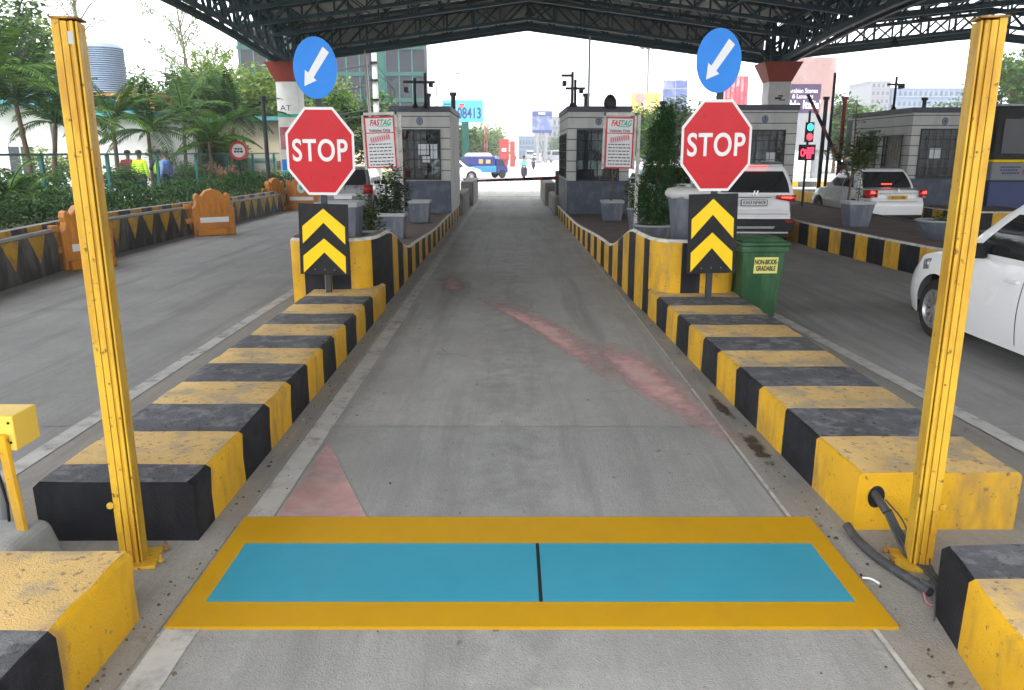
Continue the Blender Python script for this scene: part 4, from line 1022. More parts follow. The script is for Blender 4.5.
    for l in range(NL):
        u = (l+.5)/NL
        for i in range(n):
            k = (i+1) % n; A, B = rings[l], rings[l+1]; kd, v = A[i][0], A[i][1]; k2 = A[k][0]
            q = [A[i][2], A[k][2], B[k][2], B[i][2]]; tgt = 'roof_frame'; yc = (A[i][2][1]+B[i][2][1])/2
            if kd == k2 or kd in 'fr' and k2 in 'fr':
                if kd == 'f' and .05 < u < .9: tgt = 'windscreen'
                if kd == 'r' and (.1 if kind == 'suv' else .08) < u < (.8 if kind == 'suv' else .88) and 0 < i: tgt = 'rear_window'
                if kd in ('s', 's2') and .06 < u < .86:
                    vv = v if kd == 's' else v
                    if .06 < vv < .97 and not .5 < vv < .545 and not (kind != 'sedan' and .2 < vv < .23): tgt = 'side_window '+('a' if kd == 's' else 'b')+('f' if vv > .52 else 'b')
                    if kind == 'sedan' and vv < .14: tgt = 'roof_frame'
            mb[tgt].add(q, [(0, 1, 2, 3)])
    top = rings[-1]; y0, y1, w, z = lvl(1)
    # crowned roof
    prev = [p[2] for p in top]; cxy = Vector((0, (y0+y1)/2, 0))
    for s_, dz in ((.93, .028), (.8, .045), (.55, .056), (.25, .06)):
        cur = [(p[0]*s_, cxy.y+(p[1]-cxy.y)*s_, z+dz) for p in [q[2] for q in top]]
        for i in range(n): k = (i+1) % n; mb['roof_frame'].add([prev[i], prev[k], cur[k], cur[i]], [(0, 1, 2, 3)])
        prev = cur
    mb['roof_frame'].add(prev, [tuple(range(n))])
    def weld(o):
        bm = bmesh.new(); bm.from_mesh(o.data); bmesh.ops.remove_doubles(bm, verts=bm.verts, dist=.0008); bm.to_mesh(o.data); bm.free()
        o.data.polygons.foreach_set('use_smooth', [True]*len(o.data.polygons)); o.data.set_sharp_from_angle(angle=R(35))
    for k, q in mb.items(): weld(q.build(k.split()[0], paint if k == 'roof_frame' else 'glass', t))
    # wheels
    for sx in (-1, 1):
        for c in (yf, yr):
            T = Matrix.Translation((sx*(W2-.125), c, wheel_r)) @ Matrix.Rotation(R(90*sx), 4, 'Y'); r = wheel_r
            m = MB(); m.lathe([(r*.62, -.09), (r*.93, -.09), (r, -.06), (r, .06), (r*.94, .09), (r*.66, .095), (r*.63, .07), (r*.62, -.09)], 36, T=T, cap=False); wh = m.build('wheel', 'tyre', t, smooth=35)
            m = MB(); m.lathe([(r*.66, .088), (r*.63, .092), (r*.6, .06), (r*.58, .02), (.001, .02)], 36, T=T, cap=False, mi=1)
            m.lathe([(r*.67, .09), (r*.64, .1), (r*.6, .085), (r*.59, .04)], 36, T=T, cap=False)
            for i in range(10):
                a = 2*PI*i/10; TT = T @ Matrix.Rotation(a, 4, 'Z'); m.add([(r*.1, -.012*1.6, .085), (r*.1, .012*1.6, .085), (r*.62, .028, .078), (r*.62, -.01, .078), (r*.1, -.02, .05), (r*.1, .02, .05), (r*.62, .028, .04), (r*.62, -.01, .04)],
                    [(0, 3, 2, 1), (0, 1, 5, 4), (1, 2, 6, 5), (2, 3, 7, 6), (3, 0, 4, 7)][0:1]+[(0, 4, 7, 3), (1, 2, 6, 5)], 0, TT)
            m.lathe([(r*.16, .05), (r*.16, .09), (r*.1, .1), (.001, .1)], 16, T=T, cap=False); m.build('rim', ['rim', 'dark'], wh, smooth=40)
    # mirrors, handles, door lines
    for sx in (-1, 1):
        m = MB(); m.box(-.1, .1, -.05, .07, -.07, .07, 0, Matrix.Translation((sx*(W2+.05), cab1-.62, bz+.08)), tx=.8, ty=.7); m.build('mirror', paint if kind != 'hatch' else 'dark', t, bevel=.03)
        for yy in (-.14, -1.0):
            m = MB(); m.box(-.012, .02, -.09, .09, -.015, .015, 0, Matrix.Translation((sx*(W2*.983), yy, bz-.13))); m.build('door_handle', paint, t, bevel=.006)
        m = MB()
        for yy in (cab1-.25, -.3, -1.15):
            for a in range(10):
                z0 = .26+(bz-.28)*a/10; z1 = .26+(bz-.28)*(a+1)/10; zz = (z0+z1)/2
                x0_, x1_ = W2*prof(z0, .2, bz)*1.0, W2*prof(z1, .2, bz); e = .0025
                if yy < -1 and zz < .6: continue
                m.add([(sx*(x0_+e), yy-.005, z0), (sx*(x0_+e), yy+.005, z0), (sx*(x1_+e), yy+.005, z1), (sx*(x1_+e), yy-.005, z1)], [(0, 1, 2, 3)])
        m.build('door_seam', 'dark', t)
        m = MB(); m.box(-.01, .012, yr+wheel_r*1.25, yf-wheel_r*1.25, .2, .27, 0, Matrix.Translation((sx*W2*.95, 0, 0))); m.build('sill', 'dark' if kind == 'suv' else paint, t, bevel=.006)
    ry = -h
    def patchrear(name, mat, poly, yo, th=.03, mir=True, par=None):
        for s in ((-1, 1) if mir else (1,)):
            m = MB(); m.prism([(s*x, z) for x, z in poly], -th, th, 0, Matrix.Translation((0, yo, 0))); o = m.build(name, mat, par or t, bevel=.008); fixnormals(o)
    def wrap(name, mat, za, zb2, ya, yb, x0):
        """lamp that wraps the rear corner"""
        for s in (-1, 1):
            m = MB(); P = []
            for k in range(9):
                u = k/8
                if u < .5: y = ry+.045+.05*(u*2)**2+off0; x = x0+(W2*.9-x0)*(u*2)
                else: y = ry+.095+off0+(ya-.1)*(u*2-1); x = W2*.9+(W2*.985-W2*.9)*min(1, (u*2-1)*1.6)
                zz0 = za+(yb if u < .5 else 0)*(1-u*2 if u < .5 else 0); P.append((s*x, y, zz0, zb2))
            for a, b in zip(P, P[1:]): m.add([(a[0], a[1]-.02, a[2]), (b[0], b[1]-.02, b[2]), (b[0]+s*.012, b[1]-.02, b[3]), (a[0], a[1]-.02, a[3])], [(0, 1, 2, 3)])
            sol = m.build(name, mat, t, smooth=60); q = sol.modifiers.new('Solidify', 'SOLIDIFY'); q.thickness = .05; q.offset = 0
    if kind == 'suv':
        off0 = .04
        wrap('tail_lamp', 'tail', .9, 1.04, .26, .07, W2*.5)
        patchrear('brake_light', 'taillit', [(W2*.62, .98), (W2*.86, .965), (W2*.86, 1.01), (W2*.62, 1.015)], ry+.035, .01)
        patchrear('bumper_trim', 'dark', [(-W2*.9, .3), (W2*.9, .3), (W2*.96, .5), (W2*.9, .56), (-W2*.9, .56), (-W2*.96, .5)], ry+.01, .04, False)
        patchrear('skid_plate', 'planterlight', [(-W2*.45, .36), (W2*.45, .36), (W2*.5, .41), (-W2*.5, .41)], ry-.035, .01, False)
        patchrear('reflector', 'tail', [(W2*.72, .5), (W2*.9, .49), (W2*.9, .53), (W2*.72, .54)], ry-.032, .01)
        patchrear('tailgate_seam', 'dark', [(-W2*.8, .652), (W2*.8, .652), (W2*.8, .66), (-W2*.8, .66)], ry+.04, .006, False)
        patchrear('chrome_strip', 'chrome', [(-W2*.4, .985), (W2*.4, .985), (W2*.4, 1.0), (-W2*.4, 1.0)], ry+.06, .01, False)
        m = MB(); m.prism([(-.27, .82), (.27, .82), (.27, .95), (-.27, .95)], -.005, .005, 0, Matrix.Translation((0, ry+.055, 0))); pl = m.build('number_plate', 'ink', t)
        m = MB(); m.prism([(-.255, .832), (.255, .832), (.255, .938), (-.255, .938)], -.003, .003, 0, Matrix.Translation((0, ry+.048, 0))); m.build('plate_face', 'white', pl)
        text('KA03 NF4478', .1, 'lettering', 'ink', pl, TF(0, ry+.042, .885), bold=.001, sx=.78)
        m = MB(); m.box(-W2*.7, W2*.7, -.1, .14, -.012, .012, 0, Matrix.Translation((0, roof0+.0, H-.02)) @ Matrix.Rotation(R(4), 4, 'X')); m.build('spoiler', paint, t, bevel=.01)
        patchrear('high_brake_light', 'taillit', [(-.3, H-.055), (.3, H-.055), (.3, H-.035), (-.3, H-.035)], roof0-.115, .008, False)
        for s in (-1, 1):
            m = MB(); m.tube([(s*W2*.74, roof0+.1, H-.03), (s*W2*.75, roof0+.2, H+.03), (s*W2*.75, roof1-.2, H+.03), (s*W2*.73, roof1-.05, H-.02)], .015, 8); m.build('roof_rail', 'steel', t, smooth=60)
        text('H', .14, 'emblem', 'chrome', t, TF(0, ry+.055, 1.075), bold=.004, shear=.3)
    elif kind == 'sedan':
        off0 = .0
        wrap('tail_lamp', 'tail', .72, .93, .28, .03, W2*.68)
        patchrear('brake_light', 'taillit', [(W2*.74, .83), (W2*.9, .84), (W2*.9, .91), (W2*.76, .9)], ry+.015, .008)
        patchrear('reverse_lamp', 'planterlight', [(W2*.72, .745), (W2*.9, .735), (W2*.9, .765), (W2*.74, .775)], ry+.015, .006)
        patchrear('chrome_strip', 'chrome', [(-W2*.62, .835), (W2*.62, .835), (W2*.6, .865), (-W2*.6, .865)], ry+.03, .02, False)
        patchrear('boot_seam', 'dark', [(-W2*.62, .63), (W2*.62, .63), (W2*.62, .637), (-W2*.62, .637)], ry+.01, .012, False)
        m = MB(); m.prism([(-.25, .69), (.25, .69), (.25, .79), (-.25, .79)], -.005, .005, 0, Matrix.Translation((0, ry+.02, 0))); pl = m.build('number_plate', 'platey', t)
        text('KA 51 C 2206', .085, 'lettering', 'ink', pl, TF(0, ry+.012, .74), bold=.001, sx=.75)
        text('S', .1, 'emblem', 'chrome', t, TF(0, ry+.03, .93), bold=.004)
        m = MB(); m.box(-.14, .14, 0, .02, 0, .03, 0, Matrix.Translation((0, cab0+.06, bz+.13))); m.build('high_brake_light', 'taillit', t)
        patchrear('bumper_lip', 'dark', [(-W2*.8, .21), (W2*.8, .21), (W2*.82, .29), (-W2*.82, .29)], ry+.02, .02, False)
    else:
        off0 = .0
        wrap('tail_lamp', 'tail', .74, 1.0, .2, 0, W2*.72)
        patchrear('bumper_trim', 'dark', [(-W2*.8, .26), (W2*.8, .26), (W2*.82, .36), (-W2*.82, .36)], ry+.02, .02, False)
        m = MB(); m.prism([(-.25, .6), (.25, .6), (.25, .7), (-.25, .7)], -.005, .005, 0, Matrix.Translation((0, ry-.0, 0))); m.build('number_plate', 'white', t)
        # headlights
        for s in (-1, 1):
            m = MB(); P = []
            for k in range(9):
                u = k/8; y = h-.62+.52*u; w = hw(y)
                yy = y-max(0, (abs(y)-h+.5)/.5)**2*(.15+.12)
                b = belt(y); P.append((s*(w*(.965-.1*u)+.004), yy, b-.17+.0*u, b-.06-.03*u))
            for a, b in zip(P, P[1:]): m.add([(a[0]+s*.012, a[1]+.01, a[2]), (b[0]+s*.012, b[1]+.01, b[2]), (b[0], b[1]+.01, b[3]), (a[0], a[1]+.01, a[3])], [(0, 1, 2, 3)])
            o = m.build('headlight', 'rim', t, smooth=60); q = o.modifiers.new('Solidify', 'SOLIDIFY'); q.thickness = .03; q.offset = 0
    return t
make_car('white SUV seen from behind in the lane beside booth 3', (5.06, 18.5, 0), R(-2), 4.1, 1.76, 1.66, 'carwhite', 'suv', wheel_r=.33)
make_car('white sedan with a yellow number plate in the lane left of booth 4', (10.02, 22.9, 0), R(3), 3.8, 1.66, 1.48, 'carwhite', 'sedan')
make_car('white hatchback at the right edge with its front wheel behind the yellow pole', (5.2, 7.0, 0), R(0), 3.8, 1.68, 1.5, 'carwhite', 'hatch')
make_car('silver hatchback seen from behind in the left lane beside booth 1', (-4.8, 24.6, 0), R(0), 3.6, 1.62, 1.5, 'carsilver', 'hatch')
make_car('white car with dark glass ahead of the SUV, behind the conifer', (4.5, 25.1, 0), R(0), 3.8, 1.66, 1.55, 'carwhite', 'hatch')
make_car('small white car beside the blue truck on the open road', (-3.95, 54.5, 0), R(-72), 3.7, 1.6, 1.45, 'carwhite', 'hatch', 'vehicles on the open road')
make_car('white car far off on the open road near the centre billboard', (4.6, 150, 0), R(170), 4.0, 1.8, 1.6, 'carwhite', 'hatch', 'vehicles on the open road')
make_car('dark car far down the right side of the open road', (21.6, 95, 0), R(80), 4.0, 1.8, 1.5, 'shirtdark', 'hatch', 'vehicles on the open road')

# ------------------------------------------------------------------ orange barricades
def barricade(label, x, y, rz, w=.95, variant=0):
    t = thing('road_barricade', label, 'barricade', (x, y, .004), rz, 'orange plastic barricades along the left verge')
    half = [(.5, 0), (.5, .62), (.43, .68), (.40, .78), (.43, .86), (.41, .95), (.34, .97), (.29, .9), (.25, .93), (.16, 1.03), (0, 1.07)]
    pts = [(a*w, b) for a, b in half]+[(-a*w, b) for a, b in half[-2::-1]]
    m = MB(); m.prism(pts, -.1, .1); fixnormals(m.build('body', 'orange', t, bevel=.02))
    for xx in (-.28, -.14, 0, .14, .28):
        m = MB(); m.box(xx*w-.03, xx*w+.03, -.125, -.1, .5, .92-abs(xx)*.5); m.build('rib', 'orange', t, bevel=.01)
    m = MB(); m.box(-.34*w, .34*w, -.106, -.1005, .3, .42); m.build('reflective_band', 'white', t)
    for z in (.28, .62):
        m = MB(); m.box(-.68*w, -.5*w, -.06, .06, z, z+.12); m.build('coupling', 'orange', t, bevel=.02)
    m = MB(); m.box(-.45*w, .45*w, -.22, .22, 0, .16); m.build('foot', 'orange', t, bevel=.03)
    return t
barricade('orange barricade partly hidden behind the left yellow pole', -7.15, 13.3, R(55), .85)
barricade('orange barricade with a white band midway along the left verge wall', -7.0, 18.7, R(35), .95)
b = barricade('orange barricade with a white emblem beside the left canopy column', -7.15, 27.3, R(8), 1.15)
m = MB(); m.lathe([(.13, 0), (.13, .006)], 20, T=Matrix.Translation((0, -.128, .72)) @ Matrix.Rotation(R(90), 4, 'X'), sy=1.4); m.build('emblem', 'collight', b)
m = MB(); m.lathe([(.06, 0), (.06, .005)], 16, T=Matrix.Translation((0.01, -.135, .74)) @ Matrix.Rotation(R(90), 4, 'X'), sy=1.5); m.build('emblem_mark', 'greenink', b)
barricade('orange barricade tipped against the verge wall left of the emblem barricade', -7.85, 26.6, R(60), .8)

# ------------------------------------------------------------------ people
def skinmesh(name, pts, edges, mat, par, sub=1):
    """pts: (x,y,z,rx[,ry])"""
    me = bpy.data.meshes.new(name); me.from_pydata([p[:3] for p in pts], edges, []); me.materials.append(M[mat])
    o = bpy.data.objects.new(name, me); col.objects.link(o); o.parent = par
    s = o.modifiers.new('Skin', 'SKIN'); me.skin_vertices.new(name='s') if not me.skin_vertices else None
    for i, p in enumerate(pts): me.skin_vertices[0].data[i].radius = (p[3], p[4] if len(p) > 4 else p[3])
    me.skin_vertices[0].data[0].use_root = True
    s.use_smooth_shade = True; u = o.modifiers.new('Sub', 'SUBSURF'); u.levels = sub; u.render_levels = sub
    return o
def person(label, x, y, z, rz, top, trous, vest=None, arms='down', sit=False, group='people behind the green fence', helmet=None):
    label = ' '.join(label.split()); t = thing('person', label, 'person', (x, y, z), rz, group); t.scale = (1, 1, 1)
    if sit:
        hipz, kn, ft = .78, (.45, .66), (.38, .25)
        B = [(0, 0, .78, .13, .11), (0, -.02, .98, .13, .1), (0, 0, 1.22, .15, .1), (0, .02, 1.34, .06), (0, .05, 1.42, .055), (0, .07, 1.52, .085, .095), (0, .07, 1.6, .08, .09)]
        legs = lambda s: [(s*.1, 0, .77, .09), (s*.16, .38, .72, .07), (s*.14, .3, .3, .05), (s*.14, .42, .25, .045)]
        arm = lambda s: [(s*.17, .0, 1.28, .055), (s*.24, .12, 1.05, .045), (s*.22, .4, .98, .035), (s*.21, .48, .99, .04)]
    else:
        B = [(0, 0, .93, .14, .1), (0, .0, 1.1, .125, .09), (0, 0, 1.36, .15, .1), (0, 0, 1.47, .06), (0, .01, 1.53, .052), (0, .02, 1.62, .078, .09), (0, .01, 1.7, .07, .085)]
        legs = lambda s: [(s*.09, 0, .9, .085), (s*.1, .01, .5, .062), (s*.11, -.01, .09, .042), (s*.12, .12, .04, .04)]
        if arms == 'down': arm = lambda s: [(s*.17, 0, 1.41, .055), (s*.24, -.02, 1.14, .045), (s*.25, .06, .88, .034), (s*.25, .08, .78, .036)]
        else: arm = lambda s: [(s*.17, 0, 1.41, .055), (s*.25, .0, 1.15, .045), (s*.1, .22, 1.16, .034), (s*.03, .25, 1.18, .036)]
    pts = list(B); ed = [(i, i+1) for i in range(len(B)-1)]
    for s in (-1, 1):
        for ch, root in ((legs(s), 0), (arm(s), 2)):
            o = len(pts); pts += ch; ed.append((root, o)); ed += [(o+i, o+i+1) for i in range(len(ch)-1)]
    skinmesh('body', pts, ed, 'skin', t)
    g = .018
    T = [(a[0], a[1], a[2], a[3]+g, (a[4] if len(a) > 4 else a[3])+g) for a in B[:3]]; p2 = T+[(0, 0, B[3][2]-.02, .075)]; e2 = [(0, 1), (1, 2), (2, 3)]
    for s in (-1, 1):
        a = arm(s); o = len(p2); p2 += [(*q[:3], q[3]+g) for q in a[:3]][:3]; e2 += [(2, o), (o, o+1), (o+1, o+2)]
    skinmesh('shirt', p2, e2, top, t)
    p3 = [(0, B[0][1], B[0][2]-.02, .15, .12)]; e3 = []
    for s in (-1, 1):
        a = legs(s); o = len(p3); p3 += [(*q[:3], q[3]+g) for q in a[:3]]; e3 += [(0, o), (o, o+1), (o+1, o+2)]
    skinmesh('trousers', p3, e3, trous, t)
    if vest: skinmesh('vest', [(a[0], a[1], a[2]+(.0 if i else .02), a[3]+.034, a[4]+.034) for i, a in enumerate(T[:3])]+[(0, 0, B[3][2]-.03, .09)], [(0, 1), (1, 2), (2, 3)], vest, t)
    hd = B[5]
    m = MB(); m.lathe([(.092, -.02), (.1, .03), (.094, .08), (.06, .12), (.001, .13)], 14, T=Matrix.Translation((0, hd[1]-.02, hd[2]+.02)), sy=1.12, cap=False); m.build('helmet' if helmet else 'hair', helmet or 'hair', t, smooth=70)
    # shoes
    for s in (-1, 1):
        f = legs(s)[3]; m = MB(); m.box(-.045, .045, -.12, .12, -.045, .035, 0, Matrix.Translation((f[0], f[1]-.0, f[2]+.006)), ty=.75); m.build('shoe', 'dark', t, bevel=.02)
    # nose and eyes on the face
    m = MB(); m.lathe([(.018, 0), (.004, .03)], 8, T=Matrix.Translation((0, hd[1]+.085, hd[2]-.015)) @ Matrix.Rotation(R(-90), 4, 'X')); m.build('nose', 'skin', t, smooth=60)
    return t
person('person in a maroon shirt standing left of the two yellow vests behind the fence', -12.45, 26.3, .2, R(20), 'shirtred', 'shirtdark')
person('person in a hi-vis vest seen from behind, nearer the maroon shirt', -11.95, 26.0, .2, R(-10), 'vest', 'shirtdark', 'vest')
person('person in a hi-vis vest over dark sleeves next to the blue shirt', -11.75, 26.9, .2, R(40), 'shirtdark', 'shirtdark', 'vest', 'fold')
person('person in a light blue shirt at the right end of the group behind the fence', -11.15, 26.1, .2, R(80), 'shirtblue', 'shirtdark')
person('person in dark clothes walking by the red panels, nearer of the two', .3, 112, 0, R(30), 'shirtdark', 'shirtdark', group='people walking on the open road')
person('person in dark clothes walking by the red panels, farther of the two', -.7, 118, 0, R(10), 'shirtdark', 'shirtdark', group='people walking on the open road')
def scooter(label, x, y, rz, colr, plabel, shirt):
    t = thing('scooter', label, 'scooter', (x, y, 0), rz, 'scooters coming down the open road')
    for yy in (-.6, .62):
        m = MB(); m.lathe([(.12, -.04), (.24, -.05), (.27, 0), (.24, .05), (.12, .04)], 20, T=Matrix.Translation((0, yy, .27)) @ Matrix.Rotation(R(90), 4, 'Y')); m.build('wheel', 'tyre', t, smooth=50)
    m = MB(); m.box(-.16, .16, -.75, .05, .35, .68, tx=.9, ty=.95); m.box(-.15, .15, 0, .4, .28, .34); m.box(-.2, .2, .38, .46, .3, .92, tx=.7); m.box(-.08, .08, .5, .8, .5, .56); m.build('body', colr, t, bevel=.03)
    m = MB(); m.box(-.14, .14, -.7, .05, .68, .76); m.build('seat', 'dark', t, bevel=.03)
    m = MB(); m.tube([(0, .62, .27), (0, .45, .95)], .03, 8); m.tube([(-.32, .36, 1.02), (0, .44, .96), (.32, .36, 1.02)], .018, 8); m.build('handlebar', 'dark', t, smooth=50)
    m = MB(); m.lathe([(.07, 0), (.03, .05)], 12, T=Matrix.Translation((0, .48, .86)) @ Matrix.Rotation(R(-90), 4, 'X')); m.build('headlight', 'chrome', t, smooth=50)
    p = person(plabel, x, y, 0, rz, shirt, 'shirtdark', sit=True, group='riders on the open road', helmet='dark')
M['mint'] = pm('mint_cloth', (.12, .45, .36), .7, .1)
scooter('dark scooter with a rider in green coming towards the lowered boom', .85, 58, R(182), 'shirtdark', 'person in a green shirt and helmet riding the nearer scooter', 'mint')
scooter('dark scooter farther up the open road right of the green rider', 2.45, 92, R(175), 'shirtdark', 'person in dark clothes riding the farther scooter', 'shirtdark')

# ------------------------------------------------------------------ truck
t = thing('truck', 'loaded blue truck with a sky blue body standing across the open road', 'truck', (-2.1, 60, 0), R(-60), 'vehicles on the open road'); t.scale = (.74, .74, .8)
m = MB(); m.box(-.85, .85, -1.9, 1.0, .55, 1.15); m.build('cargo_bed', 'truckcyan', t, bevel=.03)
m = MB(); m.box(-.87, .87, -2.05, .85, 1.16, 1.95); m.build('cargo_cover', 'truckblue', t, bevel=.06)
m = MB(); m.box(-.8, .8, -1.9, .7, 1.96, 2.3, tx=.7, ty=.8); m.build('load', 'planterlight', t, bevel=.12)
m = MB(); m.box(.872, .885, -1.0, -.55, 1.35, 1.75); m.box(.872, .885, -.2, .3, 1.35, 1.7); m.build('poster', 'yelpr', t)
m = MB(); m.prism([(1.1, .5), (2.35, .5), (2.35, .95), (2.1, 1.15), (1.75, 1.75), (1.1, 1.8)], -.8, .8, 0, Matrix.Rotation(R(90), 4, 'Z')); c = m.build('cab', 'truckblue', t, bevel=.05); fixnormals(c)
for s in (-1, 1):
    m = MB(); m.prism([(1.25, 1.15), (1.95, 1.15), (1.7, 1.62), (1.25, 1.65)], -.01, .01, 0, Matrix.Translation((s*.81, 0, 0)) @ Matrix.Rotation(R(90), 4, 'Z')); fixnormals(m.build('side_window', 'glass', c))
    for yy in (-1.3, 1.7):
        m = MB(); m.lathe([(.16, -.1), (.38, -.1), (.4, 0), (.38, .1), (.16, .1)], 20, T=Matrix.Translation((s*.75, yy, .4)) @ Matrix.Rotation(R(90), 4, 'Y')); m.build('wheel', 'tyre', t, smooth=40)
# ------------------------------------------------------------------ bus
t = thing('bus', 'white and navy bus with a yellow stripe at the right edge behind the sedan', 'bus', (14.35, 27.2, 0), 0, 'vehicles in the right lanes')
m = MB(); m.box(-1.2, 1.2, -5, 5, .35, 1.13, 0); m.box(-1.2, 1.2, -5, 5, 1.131, 1.62, 1); m.box(-1.2, 1.2, -5, 5, 1.621, 1.7, 2); m.box(-1.2, 1.2, -5, 5, 1.701, 3.1, 3); m.build('body', ['busblue', 'far', 'chevy', 'dark'], t, bevel=.04)
m = MB(); m.box(-1.02, 1.02, -5.03, -5.005, 1.85, 2.78); m.build('rear_window', 'busglass', t, bevel=.01)
m = MB(); m.box(-1.22, 1.22, -5.05, 4.9, 3.105, 3.16); m.build('roof_edge', 'planterlight', t)
m = MB(); m.lathe([(.12, 0), (.12, .01)], 20, T=Matrix.Translation((-.22, -5.002, 1.38)) @ Matrix.Rotation(R(90), 4, 'X')); m.build('round_emblem', 'redpr', t)
m = MB()
for k, (a, b, z) in enumerate(((-.95, -.45, 1.5), (-.95, -.5, 1.42), (-.9, -.45, 1.34), (.0, .6, 1.46), (.0, .5, 1.36))):
    x = a
    while x < b: m.box(x, x+.05, -5.01, -5.003, z-.025, z+.02); x += .07
m.build('small_lettering', 'truckblue', t)
for s in (-1, 1):
    for k in range(5):
        m = MB(); yy = -4.6+k*1.9; m.box(s*1.205-.006, s*1.205+.006, yy, yy+1.6, 1.9, 2.75); m.build('side_window', 'busglass', t)
    for yy in (-3.2, 3.2):
        m = MB(); m.lathe([(.25, -.14), (.46, -.14), (.48, 0), (.46, .14), (.25, .14)], 24, T=Matrix.Translation((s*1.08, yy, .48)) @ Matrix.Rotation(R(90), 4, 'Y')); m.build('wheel', 'tyre', t, smooth=40)
# ------------------------------------------------------------------ toll canopy
canopy = thing('canopy', 'wide dark green steel truss canopy with grey sheet roof over all the lanes', 'canopy', (0, 0, 0))
RY0, RY1 = -2.6, 36.6  # near end, out of view, drawn back over the camera to shade the foreground
XL, XM, XR = -9.6, 10.9, 31.4
def roofz(x):    # bottom chord height along a transverse truss
    if x <= XM: c = (XL+XM)/2; return 7.15-1.35*abs(x-c)/((XM-XL)/2)
    c = (XM+XR)/2-1.3; return 6.85-1.1*abs(x-c)/((XR-XM)/2)
def truss(m, P, depth, n, w=.09, up=Vector((0, 0, 1)), cross=True):
    """P(t) gives the bottom chord; n panels"""
    a = [P(i/n) for i in range(n+1)]; b = [p+up*depth for p in a]
    for i in range(n):
        m.beam(a[i], a[i+1], w*1.3); m.beam(b[i], b[i+1], w*1.3)
        m.beam(a[i], b[i], w*.6)
        m.beam(*( (a[i], b[i+1]) if i < n/2 else (b[i], a[i+1]) ), w*.6)
        if cross and i % 2: m.beam(*( (b[i], a[i+1]) if i < n/2 else (a[i], b[i+1]) ), w*.45)
    m.beam(a[n], b[n], w*.6)
for k, y in enumerate((35.9, 34.2, 32, 29.5, 26.8, 23.1, 18, 12, 6)):
    for (xa, xb) in ((XL, XM), (XM, XR)):
        m = MB(); P = lambda u: Vector((xa+(xb-xa)*u, y, roofz(xa+(xb-xa)*u)+(.0 if k < 2 else .35)))
        truss(m, P, .95, 18, .1 if k else .14); m.build('cross_truss', 'steelgreen', canopy)
        if k == 0:
            m = MB()
            for a in range(18):
                p, q = P(a/18), P((a+1)/18); m.beam(p+Vector((0, .12, -.05)), q+Vector((0, .12, -.05)), .14, .34)
            m.build('fascia_beam', 'steelgreen', canopy)
for x in (XL, XM, XR):
    def P(u):
        y = 34.0-u*24; c = math.sin(PI*min(1, u/1.0))*.55
        return Vector((x, y, 5.5+c))
    m = MB(); truss(m, P, 1.25, 20, .14); m.build('long_truss', 'steelgreen', canopy)
    m = MB()
    truss(m, lambda u: P(u)+Vector((.5, 0, .0)), 1.25, 20, .1); m.build('long_truss', 'steelgreen', canopy)
m = MB(); n_ = 60
for i in range(n_):
    xa, xb = XL+(XM-XL)*i/n_, XL+(XM-XL)*(i+1)/n_; o_ = .03*(i % 2)
    m.add([(xa, 36.25+o_, roofz(xa)+.1), (xb, 36.25+.03-o_, roofz(xb)+.1), (xb, 36.25+.03-o_, roofz(xb)+1.38), (xa, 36.25+o_, roofz(xa)+1.38)], [(0, 1, 2, 3)])
q = m.build('gable_sheet', 'sheet', canopy).modifiers.new('Solidify', 'SOLIDIFY'); q.thickness = .02
# purlins and the sheeting they carry
m = MB(); x = XL-.3
while x < XR+.5:
    z = roofz(x)+1.36; m.box(x-.05, x+.05, RY0, RY1, z-.12, z); x += 1.15
m.build('purlins', 'steelgreen', canopy)
m = MB(); xs = [XL-.5+(XR+1-XL)*i/260 for i in range(261)]
for a, b in zip(xs, xs[1:]):
    za, zb = roofz(a)+1.4+(.03 if int(a/.158) % 2 else 0), roofz(b)+1.4+(.03 if int(b/.158) % 2 else 0)
    m.add([(a, RY0, za), (b, RY0, zb), (b, RY1, zb), (a, RY1, za)], [(0, 1, 2, 3)])
sh = m.build('roof_sheet', 'sheet', canopy); q = sh.modifiers.new('Solidify', 'SOLIDIFY'); q.thickness = .02; q.offset = 1
def column(x, label):
    t = thing('canopy_column', label, 'column', (x, 34.3, 0), 0, 'canopy columns')
    m = MB(); m.box(-.45, .45, -.45, .45, 0, 4.69); m.build('shaft', 'collight', t, bevel=.02)
    m = MB(); m.add([(-.46, -.46, 4.69), (.46, -.46, 4.69), (.46, .46, 4.69), (-.46, .46, 4.69), (-.78, -.75, 5.44), (.78, -.75, 5.44), (.78, .75, 5.44), (-.78, .75, 5.44)],
          [(3, 2, 1, 0), (4, 5, 6, 7), (0, 1, 5, 4), (1, 2, 6, 5), (2, 3, 7, 6), (3, 0, 4, 7)]); m.build('flared_cap', 'maroon', t, bevel=.01)
    m = MB()
    for a in (-.38, .38):
        for b in (-.38, .38): m.beam((a, b, 5.44), (a, b, 7.2), .16)
    for z in (5.5, 6.05, 6.6):
        for a in (-.38, .38): m.beam((a, -.38, z), (a, .38, z+.5), .07); m.beam((-.38, a, z), (.38, a, z+.5), .07)
    for s in (-1, 1): m.beam((s*.3, 0, 5.5), (s*2.3, 0, 7.1), .1); m.beam((0, s*.3, 5.5), (0, s*2.3, 7), .1)
    m.build('steel_head', 'steelgreen', t)
    return t
c1 = column(-9.2, 'pale square canopy column with a flared red brown cap left of the lanes')
for z0, z1, mt in ((3.3, 3.42, 'greenink'), (1.0, 1.12, 'greenink'), (2.0, 2.9, 'redpr'), (1.15, 1.6, 'blue')):
    m = MB(); m.box(-.4 if z1-z0 > .2 else -.452, .1 if mt == 'redpr' else .452, -.456, -.452, z0, z1); m.build('painted_band', mt, c1)
